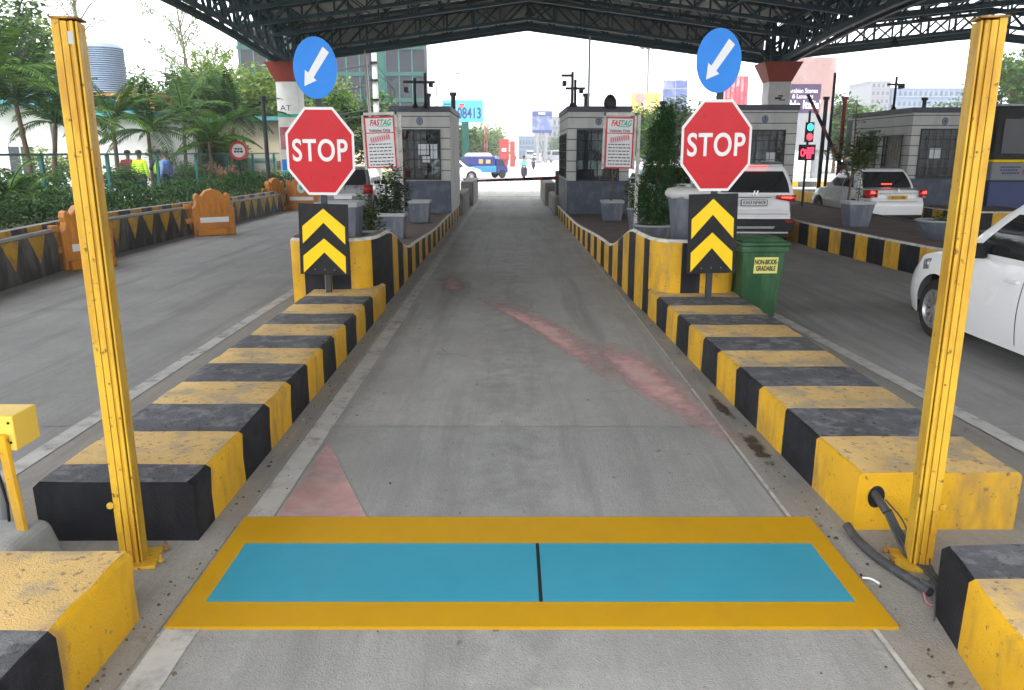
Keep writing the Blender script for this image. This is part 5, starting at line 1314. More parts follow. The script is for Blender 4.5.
text('AT', .3, 'lettering', 'truckblue', c1, TF(-.1, -.455, 3.65), sx=1.2)
c2 = column(10.95, 'pale square canopy column with a flared red brown cap behind booth 3')
m = MB(); m.box(-.18, .1, -.456, -.452, 4.0, 4.08); m.box(-.05, .15, -.456, -.452, 4.1, 4.16); m.box(.0, .25, -.456, -.452, 3.95, 3.99); m.build('black_mark', 'ink', c2)
column(31.3, 'pale square canopy column with a flared cap far right beyond the bus')
# hanging lamps under the canopy
for x, y, z, lb in ((.62, 30, 6.6, 'small lamp hanging under the ridge of the canopy'), (14.6, 32, 5.9, 'conical lamp hanging right of the right canopy column')):
    t = thing('hanging_lamp', lb, 'lamp', (x, y, z), 0, 'lamps hanging from the canopy')
    m = MB(); m.lathe([(.2, 0), (.06, .2), (.03, .25)], 16, cap=False); m.build('shade', 'grille', t, smooth=50)
    m = MB(); m.lathe([(.01, .24), (.01, 1.3)], 6); m.build('rod', 'grille', t)

# ------------------------------------------------------------------ verge planting, fence
random.seed(31)
m = MB()
def hh(x, y): return (.78+.16*math.sin(y*1.9)+.1*math.sin(y*4.3+x*3)+(.35 if y < 13 else 0))
for _ in range(46000):
    y = 7+random.random()**1.25*26; x = random.uniform(-10.2, -7.95); H_ = hh(x, y)*(1-.25*max(0, (x+8.5))/.55*0)
    edge = min(1, (-7.9-x)/.35)
    z = .15+H_*(1-random.random()**2.6*.9)*(.55+.45*edge)
    leaves(m, 1, lambda: (x, y, z), .085, 1.0)
M['hedge'] = leafmat('hedge_leaf', (.01, .038, .008), (.03, .085, .014), .2)
tag(m.build('hedge', 'hedge'), 'low dense dark green hedge behind the pennant painted wall', 'hedge', kind='stuff')
m = MB(); m.box(-10.0, -8.15, 7, 33, .1, .62); tag(m.build('hedge_core', 'soilgrass'), 'dense inner twigs of the hedge', 'hedge', kind='stuff')

fx = -10.6
t = thing('green_fence', 'long green steel and mesh fence behind the hedge', 'fence', (fx, 0, 0))
m = MB(); m.box(-.025, .025, 10, 37, 1.82, 1.87); m.build('top_rail', 'fence', t)
y = 12.3
while y < 37:
    m = MB(); m.box(-.04, .04, y-.04, y+.04, .1, 1.86); m.build('post', 'fence', t); y += 2.98
mm = bpy.data.materials.new('mesh_wire'); mm.use_nodes = True; nt = mm.node_tree; N = nt.nodes; L = nt.links
tc = N.new('ShaderNodeTexCoord'); sp = N.new('ShaderNodeSeparateXYZ'); L.new(tc.outputs['Object'], sp.inputs[0])
def lt(sock, per, w):
    a = N.new('ShaderNodeMath'); a.operation = 'MODULO'; a.inputs[1].default_value = per; L.new(sock, a.inputs[0])
    b = N.new('ShaderNodeMath'); b.operation = 'LESS_THAN'; b.inputs[1].default_value = w; L.new(a.outputs[0], b.inputs[0]); return b.outputs[0]
mx = N.new('ShaderNodeMath'); mx.operation = 'MAXIMUM'; L.new(lt(sp.outputs[1], .06, .006), mx.inputs[0]); L.new(lt(sp.outputs[2], .06, .006), mx.inputs[1])
tr = N.new('ShaderNodeBsdfTransparent'); ms = N.new('ShaderNodeMixShader'); L.new(mx.outputs[0], ms.inputs[0]); L.new(tr.outputs[0], ms.inputs[1]); L.new(N['Principled BSDF'].outputs[0], ms.inputs[2])
N['Principled BSDF'].inputs['Base Color'].default_value = (.05, .2, .17, 1); L.new(ms.outputs[0], N['Material Output'].inputs[0]); M['mesh'] = mm
m = MB(); m.quad((0, 10, .15), (0, 37, .15), (0, 37, 1.82), (0, 10, 1.82)); m.build('wire_mesh', 'mesh', t)
t = thing('round_sign', 'round white sign with a red ring above the hedge', 'road sign', (-9.9, 29.5, .1))
m = MB(); m.lathe([(.03, 0), (.03, 1.9)], 8); m.build('pole', 'grille', t)
TT = Matrix.Translation((0, -.04, 1.85)) @ Matrix.Rotation(R(90), 4, 'X')
m = MB(); m.lathe([(.33, 0), (.33, .01)], 28, T=TT); d = m.build('red_disc', 'redink', t)
m = MB(); m.lathe([(.24, .0), (.24, .014)], 28, T=TT); m.build('white_face', 'white', d)
m = MB()
for r_ in ((-.13, -.05, .03, .09), (-.03, .05, .03, .09), (.07, .13, .03, .09), (-.16, -.08, -.07, 0), (-.06, .03, -.07, 0), (.05, .16, -.07, 0)): m.box(r_[0], r_[1], -.06, -.0545, 1.85+r_[2], 1.85+r_[3])
m.build('black_marks', 'ink', d)

# ------------------------------------------------------------------ trees
def crownmesh(name, clumps, n, size, mat, par, flat=.8, asp=1.9):
    m = MB(); tot = sum(c[3]**2 for c in clumps)
    for c in clumps:
        k = int(n*c[3]**2/tot)
        for _ in range(k):
            while 1:
                p = Vector([random.gauss(0, .48) for _ in range(3)])
                if p.length < 1.15: break
            leaves(m, 1, lambda: (c[0]+p.x*c[3], c[1]+p.y*c[3], c[2]+p.z*c[3]*.8), size, flat, asp=asp)
    return m.build(name, mat, par)
def tree(label, loc, h, spread, n, leaf, mat, kind='broad', group='trees around the toll plaza', name='broadleaf_tree', seed=0, base=.35, nc=16):
    random.seed(seed); t = thing(name, label, 'tree', loc, 0, group)
    m = MB(); tips = []
    lean = Vector((random.uniform(-.06, .06)*h, random.uniform(-.05, .05)*h, 0))
    m.tube([(0, 0, -.1), tuple(lean*.4+Vector((0, 0, h*.35))), tuple(lean+Vector((0, 0, h*.82)))], h*.028, 8, r1=h*.006)
    for i in range(nc):
        z = h*(base+(.95-base)*(i/nc)**.9); a = i*2.4+random.uniform(-.4, .4); rr = spread*(1-.55*abs((z/h-.6)/.42)**1.7)*random.uniform(.45, 1)
        p0 = lean*(z/h)*.6+Vector((0, 0, z*.72)); p1 = lean*(z/h)+Vector((math.cos(a)*rr, math.sin(a)*rr, z))
        m.tube([p0, (p0+p1)/2+Vector((0, 0, -.03*h)), p1], h*.009, 6, r1=h*.003)
        tips.append((p1.x, p1.y, p1.z, spread*random.uniform(.28, .5)))
        tips.append(tuple((p0*.45+p1*.55))+(spread*random.uniform(.15, .3),))
    m.build('trunk', 'bark', t, smooth=60)
    crownmesh('crown', tips, n, leaf, mat, t)
    return t
def wispy(label, loc, h, spread, n, mat, seed, **k):
    random.seed(seed); t = thing('wispy_tree', label, 'tree', loc, 0, 'trees around the toll plaza')
    m = MB(); tips = []
    m.tube([(0, 0, 0), (.1*spread, 0, h*.5), (-.05*spread, 0, h*.93)], h*.016, 8, r1=h*.004)
    for i in range(20):
        z = h*(.4+.58*i/20); a = i*2.4; rr = spread*random.uniform(.3, 1)*(1-.3*i/20); p0 = Vector((0, 0, z*.88)); p1 = Vector((math.cos(a)*rr, math.sin(a)*rr, z+random.uniform(-.02, .04)*h))
        m.tube([p0, (p0+p1)/2+Vector((0, 0, .02*h)), p1], h*.004, 5, r1=h*.0015); tips.append((*p1, spread*random.uniform(.14, .27))); tips.append((*(p0*.4+p1*.6), spread*.12))
    m.build('trunk', 'bark', t, smooth=60); crownmesh('crown', tips, n, k.get('leaf', .25), mat, t, 1.3, 3)
    return t
def frond(m, base, a, e, L_, droop, w, n=16, leafw=.028):
    p = Vector(base); d = Vector((math.cos(a)*math.cos(e), math.sin(a)*math.cos(e), math.sin(e))); pts = [p.copy()]
    for i in range(n):
        p = p+d*L_/n; d = (d+Vector((0, 0, -droop/n))).normalized(); pts.append(p.copy())
    for i in range(2, n+1):
        c = pts[i]; dd = (pts[i]-pts[i-1]).normalized(); sd = dd.cross(Vector((0, 0, 1))).normalized(); ll = w*math.sin(PI*min(.97, (i/n)*.85+.12))
        for s in (-1, 1):
            for q in (0, .5):
                cc = c-dd*L_/n*q; tip = cc+sd*s*ll*.8+dd*ll*.55+Vector((0, 0, -ll*.35+random.uniform(-.04, .04))); mid = (cc+tip)/2+Vector((0, 0, .05*ll))
                m.add([cc-dd*leafw*.4, mid-dd*leafw, tip, mid+dd*leafw], [(0, 1, 2, 3)])
    for i in range(n): m.beam(pts[i], pts[i+1], .03*(1-.8*i/n)+.006)
def palm(label, loc, h, nf, L_, seed, lean=(0, 0), group='palms behind the fence', lw=.03, leafw=.45):
    random.seed(seed); t = thing('palm_tree', label, 'palm', loc, 0, group)
    m = MB(); top = Vector((lean[0], lean[1], h)); m.tube([(0, 0, 0), (lean[0]*.3, lean[1]*.3, h*.5), tuple(top)], .09, 8, r1=.06); m.build('trunk', 'bark', t, smooth=60)
    m = MB()
    for i in range(nf): frond(m, top-Vector((0, 0, .1)), i*2.4+random.uniform(-.3, .3), random.uniform(.15, 1.35), L_*random.uniform(.8, 1.15), random.uniform(.9, 1.8), leafw, leafw=lw)
    m.build('crown', ('palmleaf', 'leafmid', 'leafdark')[seed % 3], t); return t
# palms left
for i, (px, Y, h, nf, L_, lean, lb) in enumerate((
    (-5, 21, 3.6, 16, 2.3, (.2, 0), 'large palm with drooping fronds at the left edge of the photo'),
    (32, 23, 3.2, 16, 2.2, (-.2, 0), 'dark drooping palm second from the left edge'),
    (52, 24.5, 2.7, 14, 2.1, (.3, 0), 'palm with several bare stems just left of the yellow pole'),
    (118, 27, 2.9, 14, 2.0, (0, 0), 'palm hanging over the corner of the white building'),
    (152, 29, 2.6, 15, 2.3, (0, 0), 'palm above the people in yellow vests'),
    (186, 31, 3.2, 16, 2.6, (.1, 0), 'tall bright palm right of the people behind the fence'),
    (212, 29, 2.2, 14, 2.0, (0, 0), 'short palm behind the round sign'),
    (232, 33, 3.0, 16, 2.6, (.2, 0), 'bright palm left of the left canopy column'),
    (200, 35, 3.9, 14, 2.4, (.2, 0), 'tallest palm at the back of the group'))):
    p = at(px, 170, Y); palm(lb, (p.x, Y, .1), h, nf, L_, 40+i, lean)
for i, (px, Y, h) in enumerate(((22, 17.5, 1.0), (66, 19.5, .75), (5, 15.5, 1.1))):
    p = at(px, 170, Y); palm(('low spiky palm in the hedge near the left edge', 'low spiky palm beside the yellow pole in the hedge', 'low spiky palm nearest the left edge')[i], (p.x, Y, .1), h, 12, .95, 70+i, group='low palms in the hedge', leafw=.2, lw=.02)
def at0(px, Y): return (at(px, 150, Y).x, Y, .0)
def shrub(label, px, Y, h, w, mat, seed, n=1200, leaf=.12, gr='shrubs along the fence'):
    random.seed(seed); t = thing('round_shrub', label, 'shrub', (at(px, 170, Y).x, Y, .1), 0, gr)
    stems(t, [[(0, 0, 0), (random.uniform(-.2, .2)*w, 0, h*.6)], [(0, 0, 0), (random.uniform(-.5, .5)*w, .1, h*.5)], [(0, 0, 0), (0, .2, h*.8)]], .02)
    crownmesh('foliage', [(random.uniform(-.5, .5)*w, random.uniform(-.4, .4)*w, h*random.uniform(.35, .8), w*random.uniform(.3, .5)) for _ in range(9)], n, leaf, mat, t)
shrub('rounded dark shrub at the left edge above the hedge', 8, 18, 1.55, 1.0, 'leafdark', 1, 3000)
shrub('bushy green shrub between the left edge and the yellow pole', 38, 20, 1.35, 1.0, 'leafmid', 2, 2600)
shrub('dark shrub right of the yellow pole in front of the white building', 112, 24, 1.55, 1.0, 'leafmid', 3, 2400)
shrub('light green shrub between the people and the round sign', 192, 28, 1.5, .9, 'leafmid', 4, 1800)
shrub('pale flowering shrub left of the round sign', 222, 30, 1.6, .7, 'petal', 5, 700)
shrub('yellow green shrub beside the left canopy column', 268, 31.5, 1.25, .8, 'leaflight', 6, 1500)
shrub('rounded dark shrub under the round sign', 246, 29.3, 1.2, .9, 'hedge', 7, 2400)
shrub('upright light green shrub behind the people', 165, 29, 2.3, .7, 'leaflight', 8, 1200)
shrub('broad bright green shrub behind the fence right of the people', 178, 33, 1.8, 1.0, 'leafmid', 9, 2000)
shrub('dark leafy thicket behind the palms left of the people', 120, 34.5, 3.4, 1.7, 'leafdark', 21, 5000, .18, 'thickets behind the palms')
shrub('dark leafy thicket behind the palms right of the people', 178, 36, 3.6, 1.9, 'leafdark', 22, 5000, .18, 'thickets behind the palms')
shrub('mixed green thicket behind the round sign', 226, 36.5, 3.0, 1.7, 'leafmid', 23, 4000, .18, 'thickets behind the palms')
shrub('yellow green thicket behind the left palms', 55, 28, 2.4, 1.2, 'leaflight', 24, 1600, .15, 'thickets behind the palms')
# broadleaf trees left
for lb, px, Y, h, sp, n, leaf, mt, sd in (
    ('large bright green tree rising at the upper left corner', 8, 34, 9.2, 3.2, 9000, .3, 'leafmid', 1),
    ('yellow green flowering tree behind the top of the left yellow pole', 48, 38, 8.2, 1.7, 4000, .28, 'leaflight', 2),
    ('mid green tree behind the people in vests', 165, 38, 5.0, 2.2, 8000, .26, 'leafmid', 4),
    ('light green tree left of the left canopy column', 240, 42, 6.3, 2.8, 7000, .3, 'leaflight', 5),
    ('mid green tree behind the left canopy column', 262, 48, 6.2, 2.9, 7000, .3, 'leafmid', 6),
    ('dark green tree above the round sign', 205, 40, 5.2, 2.6, 8000, .28, 'leafdark', 7),
    ('light green tree below the dark netted building', 325, 52, 6.6, 3.0, 8000, .3, 'leaflight', 8),
    ('mid green tree left of the first notice board', 350, 46, 5.2, 2.4, 6000, .3, 'leafmid', 9),
    ('olive green tree left of booth 1', 395, 60, 5.2, 2.6, 5000, .3, 'leafgrey', 10),
    ('leafy tree below the cyan billboard', 458, 85, 4.6, 2.6, 3000, .5, 'leafmid', 11),
    ('pale tree behind the truck', 488, 130, 6.0, 4, 2500, .6, 'leaflight', 12),
    ('low tree between the cyan billboard and the red panels', 474, 105, 4.6, 3, 2500, .5, 'leafmid', 13),
    ('bushy dark tree below the yellow billboard', 640, 60, 4.8, 2.4, 5000, .35, 'leafmid', 14),
    ('bushy dark tree below the blue print billboard', 668, 64, 5.6, 2.4, 5000, .35, 'leafdark', 15),
    ('green tree between booths 3 and 4', 835, 75, 6.2, 3.6, 7000, .45, 'leafmid', 16),
    ('round green tree left of booth 4', 862, 85, 6.0, 3.6, 7000, .45, 'leafmid', 17),
    ('green tree behind booth 4 below the long building', 940, 90, 6.4, 4, 6000, .5, 'leafmid', 18),
    ('tall green tree above the bus at the right edge', 1005, 60, 9.2, 3.8, 8000, .38, 'leafmid', 19),
    ('second green tree above the bus, farther right', 1032, 66, 9.2, 3.8, 6000, .4, 'leafdark', 20),
    ('green tree behind the right stop sign', 705, 70, 5.6, 3, 5000, .4, 'leafmid', 22),
    ('small tree with a rounded crown under the centre billboard', 566, 190, 6, 4, 1500, .8, 'leafmid', 21)):
    tree(lb, at0(px, Y), h, sp, n, leaf, mt, seed=sd)
wispy('tall wispy greyish tree left of the canopy edge', at0(192, 52), 11.5, 2.8, 2600, 'leafgrey', 3, leaf=.26)
wispy('tall wispy pale tree between the wispy tree and the left canopy column', at0(222, 46), 7.8, 2.2, 2400, 'leaflight', 4, leaf=.24)
wispy('thin wispy tree behind the water tank', at0(92, 60), 15.5, 3.0, 1800, 'leafgrey', 5, leaf=.28)
wispy('wispy tree top at the right edge behind the yellow pole', at0(1012, 90), 12, 4, 3000, 'leafgrey', 6, leaf=.35)

# ------------------------------------------------------------------ buildings on the left
t = thing('white_building', 'long white single storey building with a teal roof behind the palms', 'building', (0, 0, 0))
m = MB(); m.box(-40, -17.2, 30.5, 37, 0, 3.5); m.build('wall', 'whitewall', t)
m = MB(); m.add([(-41, 29.9, 3.55), (-16.9, 29.9, 3.55), (-16.9, 34, 4.3), (-41, 34, 4.3), (-41, 37.4, 3.55), (-16.9, 37.4, 3.55)], [(0, 1, 2, 3), (3, 2, 5, 4)]); o = m.build('roof', 'teal', t); q = o.modifiers.new('S', 'SOLIDIFY'); q.thickness = .08
for x in (-18.4, -21.5):
    m = MB(); m.box(x-.45, x+.45, 30.44, 30.49, .6, 2.1); w = m.build('window', 'farwin', t); m = MB(); m.box(x-.52, x+.52, 30.42, 30.435, .5, .6); m.box(x-.02, x+.02, 30.42, 30.435, .6, 2.1); m.build('frame', 'whitewall', w)
t = thing('white_building', 'white walled annexe right of the yellow pole with a teal canopy edge', 'building', (0, 0, 0))
m = MB(); m.box(-17.1, -13.6, 30.5, 36, 0, 3.1); m.build('wall', 'whitewall', t)
m = MB(); m.box(-17.3, -13.2, 29.9, 36.3, 3.15, 3.36); m.build('roof_edge', 'teal', t)
t = thing('water_tank', 'ribbed grey cylindrical water tank on a platform above the white building', 'water tank', (-16.25, 33.2, 3.55)); t.scale = (.76, .76, .8)
m = MB(); pr = []
for i in range(22): pr += [(1.0, .75+i*.1), (1.045, .8+i*.1)]
m.lathe(pr+[(1.0, 2.97), (.85, 3.1), (.3, 3.2), (.001, 3.2)], 32); m.build('tank', 'tank', t, smooth=30)
m = MB(); m.box(-1.2, 3.0, -1.2, 1.2, .6, .72)
for a in (-1.1, 1.1, 2.8):
    for b in (-1.1, 1.1): m.box(a-.08, a+.08, b-.08, b+.08, -4.4, .6)
m.build('platform', 'rust', t)
m = MB(); m.box(1.15, 1.5, -.3, .3, .72, 1.1); m.build('small_box', 'rust', t)
t = thing('beige_wall', 'beige boundary building with a pale edge strip behind the round sign', 'building', (0, 0, 0))
m = MB(); m.box(-15.5, -10.9, 38.5, 44, 0, 3.3); m.build('wall', 'beige', t)
m = MB(); m.box(-16, -10.6, 38.0, 44.3, 3.32, 3.5); m.build('roof_edge', 'teal', t)
m = MB(); m.box(-13.2, -13.05, 38.42, 38.49, 0, 3.3); m.box(-11.2, -11.0, 38.42, 38.49, 1.2, 1.5); m.build('pipe', 'bark', t)
t = thing('stone_wall', 'low grey stone wall behind the fence near the left canopy column', 'low wall', (0, 0, 0))
m = MB(); m.box(-14.5, -10.9, 37.2, 37.5, 0, 1.5); m.build('wall', 'curbgrey', t)
m = MB(); m.box(-14.5, -10.9, 37.15, 37.55, 1.5, 1.62); m.build('coping', 'teal', t)

t = thing('netted_building', 'tall building under dark safety netting with green bands behind booth 1', 'building', (0, 0, 0))
m = MB(); m.box(-29.5, -9.45, 90, 93, 0, 15.5); m.build('netting', 'net', t)
m = MB()
for z in (7.2, 9.9, 12.6): m.box(-29.6, -9.43, 89.85, 89.97, z, z+.4)
m.box(-14.7, -13.7, 89.7, 89.84, 0, 15.5); m.box(-29.6, -9.43, 89.85, 89.97, 6.1, 6.3); m.build('green_band', 'netgreen', t)
m = MB()
for i in range(14): m.box(-29.3+i*1.42, -29.2+i*1.42, 89.9, 89.98, 0, 15.5)
m.build('scaffold_poles', 'fence', t)
t = thing('white_shed', 'row of white roofed sheds below the netted building', 'building', (0, 0, 0))
m = MB(); m.box(-24, -9, 80, 86, 0, 5.6); m.build('wall', 'beige', t); m = MB(); m.box(-24.5, -8.6, 79.4, 86, 5.65, 6.0); m.build('roof', 'whitewall', t)

# utility pole and wires
t = thing('utility_pole', 'pale utility pole with sagging wires in front of the netted building', 'utility pole', (-6.6, 40, 0))
m = MB(); m.lathe([(.17, 0), (.12, 6.9)], 12); m.build('pole', 'collight', t, smooth=50)
for z in (6.0, 5.2, 4.3, 3.6): m = MB(); m.box(-.18, .18, -.2, .2, z, z+.1); m.build('clamp', 'grille', t)
m = MB()
for k, z in enumerate((6.0, 5.05, 3.95, 3.7)):
    pts = [(-14*u, 4*u, z-.55*math.sin(PI*u)-.1*u*k) for u in [i/16 for i in range(17)]]; m.tube(pts, .028, 5)
for k in range(5):
    s = 1 if k % 2 else -1; pts = [(s*(.15+.5*math.sin(PI*u)*(1+.2*k)), -.1, 6.1-.2*k-(2.6-.3*k)*u) for u in [i/10 for i in range(11)]]; m.tube(pts, .02, 5)
m.build('wire', 'signpost', t)
t = thing('street_lamp', 'pale lamp post with a short arm left of the utility pole', 'street lamp', (at(374, 150, 36).x, 36, 0))
m = MB(); m.tube([(0, 0, 0), (-.1, 0, 3), (-.22, 0, 6.2)], .06, 8); m.tube([(-.22, 0, 6.2), (-.5, 0, 6.25)], .04, 8); m.build('post', 'collight', t, smooth=50); m = MB(); m.box(-.85, -.4, -.1, .1, 6.18, 6.28); m.build('lamp_head', 'planterlight', t, bevel=.02)
t = thing('street_lamp', 'thin lamp post with a long rising arm right of the netted building', 'street lamp', (at(438, 150, 110).x, 110, 0), 0)
m = MB(); m.tube([(0, 0, 0), (0, 0, 10.4)], .1, 8); m.tube([(0, 0, 10.4), (2.8, 0, 12)], .05, 6); m.build('post', 'planter', t); m = MB(); m.box(2.6, 3.1, -.1, .1, 11.9, 12.1); m.build('lamp_head', 'planter', t)

# ------------------------------------------------------------------ billboards
def billboard(label, px0, px1, py0, py1, Y, mat, legs=(.5,), post='steel', name='billboard', D_=.5):
    a = at(px0, py0, Y); b = at(px1, py1, Y); t = thing(name, label, 'billboard', ((a.x+b.x)/2, Y, 0), 0)
    w = (b.x-a.x)/2; m = MB(); m.box(-w, w, 0, D_, b.z, a.z); bd = m.build('panel', mat, t, bevel=.02)
    for l in legs:
        m = MB(); x = -w+2*w*l; m.lathe([(.3 if Y > 55 else .12, 0), (.3 if Y > 55 else .12, b.z)], 12, T=Matrix.Translation((x, D_*.5, 0))); m.build('post', post, t, smooth=50)
    return t, bd, w, b.z, a.z
t, bd, w, z0, z1 = billboard('cyan billboard with large dark digits above the truck', 442, 483, 100, 122, 70, 'cyan', (.56,), 'netgreen')
text('91 08413', 1.25, 'lettering', 'truckblue', bd, TF(.05, -.01, z0+.68), bold=.03, sx=.66)
m = MB(); m.box(-.25, .15, -.02, -.005, z1-.45, z1-.3); m.box(-.35, .1, -.02, -.005, z1-.62, z1-.52); m.build('red_logo', 'redink', bd)
m = MB(); m.box(-w+.15, -w+.7, -.02, -.005, z1-.4, z1-.28); m.build('small_lettering', 'truckblue', bd)
t, bd, w, z0, z1 = billboard('dark billboard with a blue view above the far end of the road', 532, 552, 111, 133, 140, 'bluepr', (.3, .7))
m = MB(); m.box(-w, w, -.05, -.01, z1-.8, z1); m.box(-w, w, -.05, -.01, z0, z0+.5); m.build('dark_band', 'busblue', bd)
m = MB(); m.box(-w*.35, w*.3, -.09, -.055, z1-.55, z1-.25); m.build('white_lettering', 'white', bd)
t, bd, w, z0, z1 = billboard('pale yellow and white billboard behind the second notice board', 632, 659, 93, 117, 92, 'yelpr', (.1, .9))
m = MB(); m.lathe([(.55, 0), (.55, .02)], 14, T=Matrix.Translation((-w*.4, -.03, z1-.55)) @ Matrix.Rotation(R(90), 4, 'X')); m.build('dark_round_motif', 'poster', bd)
t, bd, w, z0, z1 = billboard('tall blue print billboard left of the right stop sign', 664, 686, 80, 117, 95, 'bluepr', (.2, .8))
m = MB()
for i in range(4): m.box(-w, w, -.04, -.01, z0+(z1-z0)*i/4, z0+(z1-z0)*i/4+.12)
m.box(-.05, .05, -.06, -.041, z0, z1); m.build('frame_lines', 'steel', bd)
t, bd, w, z0, z1 = billboard('pink and red print billboard right of the right arrow disc', 722, 747, 76, 106, 95, 'redpr', (.2, .8))
m = MB()
for i in range(6): m.box(-w+i*w/3, -w+i*w/3+.15, -.04, -.01, z0, z1)
m.build('frame_lines', 'redbox', bd)
t, bd, w, z0, z1 = billboard('huge stone print hoarding with a purple panel right of the right canopy column', 783, 829, 57, 150, 60, 'poster', (.2, .8), D_=.8)
pa, pb = at(783, 84, 59.9), at(819, 115, 59.9)
cx = t.location.x
m = MB(); m.box(pa.x-cx, pb.x-cx, -.05, -.01, pb.z, pa.z); m.build('purple_panel', 'purple', bd)
text('Arabian Stones', .44, 'lettering', 'white', bd, TF(at(803, 90, 60).x-cx, -.06, at(803, 91, 60).z), sx=.8); text('& Luxuries', .44, 'lettering', 'white', bd, TF(at(803, 90, 60).x-cx, -.06, at(803, 96.5, 60).z), sx=.8)
text("marble Italia'", .8, 'lettering', 'white', bd, TF(at(798, 104, 60).x-cx, -.06, at(803, 105, 60).z), bold=.02, sx=.8)
m = MB(); m.box(-w, w, -.06, -.01, z0, z0+2.6); m.build('white_lower_panel', 'far', bd)
# bunting
t = thing('bunting', 'row of yellow pennants hanging below the yellow billboard', 'bunting', (at(655, 120, 80).x, 80, 0))
m = MB()
for i in range(14):
    x = -3.2+i*.5; z = 5.6-.3*math.sin(PI*i/13); m.add([(x, 0, z), (x+.42, 0, z), (x+.2, .02, z-1.4-.6*(i % 3))], [(0, 1, 2)])
m.tube([(-3.4, 0, 5.62), (0, 0, 5.35), (4, 0, 5.65)], .03, 5); m.build('pennants', 'chevy', t)
# masts
t = thing('high_mast_lamp', 'pale high mast light with a ring of lamps above booth 2', 'street lamp', (at(645, 150, 100).x, 100, 0))
m = MB(); m.lathe([(.22, 0), (.12, 14)], 10); m.build('mast', 'far', t); m = MB()
for k in range(8): a = PI*k/4; m.box(math.cos(a)*.9-.2, math.cos(a)*.9+.2, math.sin(a)*.9-.2, math.sin(a)*.9+.2, 13.9, 14.15)
m.lathe([(.95, 14.1), (.95, 14.16)], 16); m.build('lamp_ring', 'far', t)
t = thing('cell_tower', 'red and white lattice tower beside the cyan billboard', 'tower', (at(486, 150, 90).x, 90, 0))
m = MB()
for k in range(10): m.beam((-.15, 0, k), (-.15, 0, k+1), .07, mi=k % 2); m.beam((.15, 0, k), (.15, 0, k+1), .07, mi=k % 2); m.beam((-.15, 0, k), (.15, 0, k+1), .04, mi=k % 2)
for i, v in enumerate(m.v): m.v[i] = (v[0], v[1], v[2]*.77)
m.build('lattice', ['redbox', 'redpr'], t)
# red panels by the road
for i, (px0, px1, py0, Y) in enumerate(((499, 509, 139, 100), (510, 515, 141, 108))):
    a = at(px0, py0, Y); b = at(px1, py0, Y); m = MB(); m.box(a.x, b.x, Y, Y+1.2, 1.0 if i == 0 else 0, a.z); m.box(a.x+.2, b.x-.2, Y+.2, Y+1, 0, .99)
    o = m.build('red_kiosk', 'redbox' if i == 0 else 'maroon', bevel=.03); tag(o, ('bright red roadside kiosk with a pale patch beyond the truck', 'narrow dull red roadside kiosk right of the bright red one')[i], 'kiosk')
    if i == 0:
        m = MB(); m.box(a.x+.35, b.x-.35, Y-.03, Y-.005, a.z-1.5, a.z-1.1); m.build('pale_patch', 'white', o)

# ------------------------------------------------------------------ far buildings
def block(label, px0, px1, py, Y, mat='far', fl=6, nw=8, dep=14, extra=None):
    a = at(px0, py, Y); b = at(px1, py, Y); t = thing('far_building', label, 'building', ((a.x+b.x)/2, Y, 0), 0, 'buildings beyond the open road')
    w = (b.x-a.x)/2; H_ = a.z; m = MB(); m.box(-w, w, 0, dep, 0, H_); m.build('wall', mat, t)
    m = MB(); m.box(-w-.2, w+.2, -.2, dep+.2, H_, H_+.35); m.build('roof', 'far', t)
    for f in range(fl):
        z = H_*(f+.35)/fl; hh_ = H_/fl*.42
        for i in range(nw): m = MB(); x = -w+2*w*(i+.25)/nw; m.box(x, x+w/nw, -.12, -.02, z, z+hh_); m.build('window', 'farwin', t)
    m = MB()
    for f in range(fl): m.box(-w-.1, w+.1, -.5, -.13, H_*(f+.22)/fl, H_*(f+.28)/fl)
    m.build('ledge', 'far', t); return t
block('white apartment tower right of booth 4 tops, leftmost of the far towers', 872, 891, 82, 210, 'far', 10, 4)
block('long pale blue apartment block with a flat roof behind booth 4', 893, 965, 89, 215, 'farblue', 7, 14)
block('grey block at the far end of the road right of the centre billboard', 548, 575, 118, 190, 'far', 4, 6)
block('low grey building at the far end of the road left of the centre billboard', 519, 534, 137, 220, 'farblue', 2, 5)
block('pale building behind the centre billboard', 535, 548, 128, 230, 'far', 3, 4)
block('grey low building right of the far road', 575, 600, 128, 200, 'farblue', 4, 6)
block('pale far building behind booth 2', 600, 635, 124, 180, 'far', 4, 8)
block('white building behind the trees under the billboards', 640, 725, 128, 170, 'far', 4, 14)
block('pale building between the purple hoarding and booth 4', 828, 850, 133, 200, 'far', 3, 5)
block('low white building behind the truck', 455, 500, 134, 190, 'far', 3, 10)
random.seed(77)
m = MB(); random.seed(5)
for i in range(9000):
    px = random.uniform(-60, 1090)
    if 505 < px < 545: continue
    Y = random.uniform(240, 300); x = at(px, 150, Y).x; h = 7+2.5*math.sin(px*.05)+1.8*math.sin(px*.17)
    leaves(m, 1, lambda: (x, Y, random.random()**.6*h), 2.0, 1)
tag(m.build('far_treeline', 'leafmid'), 'hazy green line of trees far beyond the road', 'treeline', kind='stuff')
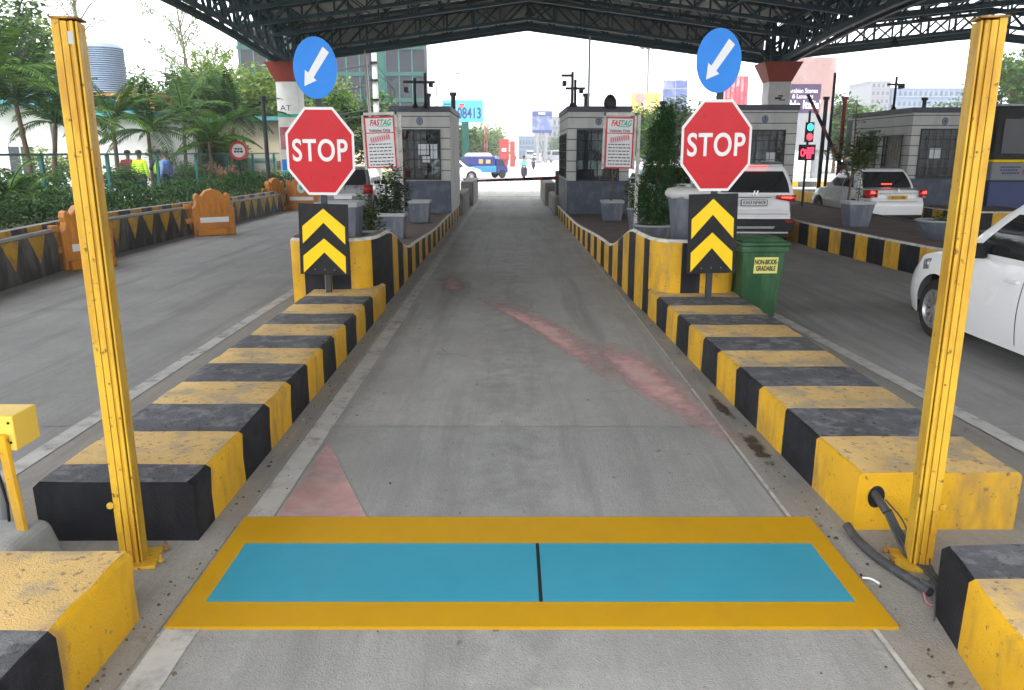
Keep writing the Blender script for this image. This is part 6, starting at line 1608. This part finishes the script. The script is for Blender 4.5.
# parked vehicles far away: simple vans in white and grey, seen a few pixels tall
for i, (px, Y, L_, lb) in enumerate(((548, 175, 5.5, 'grey van far up the road under the centre billboard'), (556, 150, 6, 'white van far up the road right of the centre billboard'), (530, 190, 5, 'small truck at the far end of the road'))):
    x = at(px, 150, Y).x; t = thing('far_van', lb, 'van', (x, Y, 0), 0, 'vehicles far up the open road')
    m = MB(); m.box(-1, 1, -L_/2, L_/2, .4, 1.3, 0); m.box(-.95, .95, -L_/2+.2, L_/2-1, 1.3, 2.2, 0, tx=.9, ty=.9); m.build('body', ('planter', 'far', 'steel')[i], t, bevel=.1)
    m = MB(); m.box(-.8, .8, -L_/2+.1, -L_/2+.22, 1.4, 2.0); m.build('windscreen', 'busglass', t)
    for s in (-1, 1):
        for yy in (-1.6, 1.6):
            m = MB(); m.lathe([(.36, -.1), (.36, .1)], 14, T=Matrix.Translation((s*.9, yy, .36)) @ Matrix.Rotation(R(90), 4, 'Y')); m.build('wheel', 'tyre', t)
# far kerb right
t = thing('far_kerb', 'striped kerb of the far road edge seen between booths 3 and 4', 'kerb')
m = MB()
for i in range(26): m.box(13+i*1.0, 13.98+i*1.0, 45, 45.35, 0, .3, i % 2)
m.build('kerb', ['wallyel', 'wallblk'], t)

hz = MB(); hz.box(-320, 320, -12, 420, -1.2, 24)
hm = bpy.data.materials.new('haze_air'); hm.use_nodes = True; n_ = hm.node_tree.nodes; n_.remove(n_['Principled BSDF']); pv = n_.new('ShaderNodeVolumePrincipled')
pv.inputs['Color'].default_value = (.93, .95, 1, 1); pv.inputs['Density'].default_value = HAZE; hm.node_tree.links.new(pv.outputs[0], n_['Material Output'].inputs['Volume']); M['haze'] = hm
tag(hz.build('haze', 'haze'), 'pale even haze over the open road', 'haze', kind='stuff')
# ------------------------------------------------------------------ light and camera
w = bpy.data.worlds.new('World'); scene.world = w; w.use_nodes = True
nt = w.node_tree; bg = nt.nodes['Background']; sky = nt.nodes.new('ShaderNodeTexSky'); sky.sky_type = 'NISHITA'; sky.sun_disc = False
SE, SA = 62, 200     # sun elevation; azimuth clockwise from +Y
sky.sun_elevation = R(SE); sky.sun_rotation = R(SA); sky.dust_density = 5; sky.air_density = 1.0; sky.ozone_density = .6
mixn = nt.nodes.new('ShaderNodeMix'); mixn.data_type = 'RGBA'; mixn.inputs[0].default_value = .6
hs = nt.nodes.new('ShaderNodeHueSaturation'); hs.inputs['Saturation'].default_value = .28
nt.links.new(sky.outputs[0], hs.inputs['Color']); nt.links.new(hs.outputs[0], mixn.inputs[6]); mixn.inputs[7].default_value = (9, 9.3, 9.6, 1); nt.links.new(mixn.outputs[2], bg.inputs[0]); bg.inputs[1].default_value = SKY
sl = bpy.data.lights.new('sun', 'SUN'); sl.energy = SUN; sl.angle = R(18); sl.color = (1, .97, .92)
so = bpy.data.objects.new('sun', sl); col.objects.link(so)
d = Vector((math.sin(R(SA))*math.cos(R(SE)), math.cos(R(SA))*math.cos(R(SE)), math.sin(R(SE)))); so.rotation_euler = d.to_track_quat('Z', 'Y').to_euler()
cd = bpy.data.cameras.new('camera'); cd.sensor_width = 36; cd.lens = CF/1024*36; cd.clip_end = 4000; cd.clip_start = .05
co = bpy.data.objects.new('camera', cd); col.objects.link(co); co.location = (0, 0, CH); co.rotation_euler = (R(90)-CT, 0, 0)
scene.camera = co
scene.view_settings.view_transform = 'Standard'; scene.view_settings.look = 'None'; scene.view_settings.gamma = 1; scene.view_settings.exposure = EXPO
for o in list(col.objects):
    if o.type == 'MESH' and not o.parent and not o.get('label') and not o.get('kind'): print('UNTAGGED', o.name)
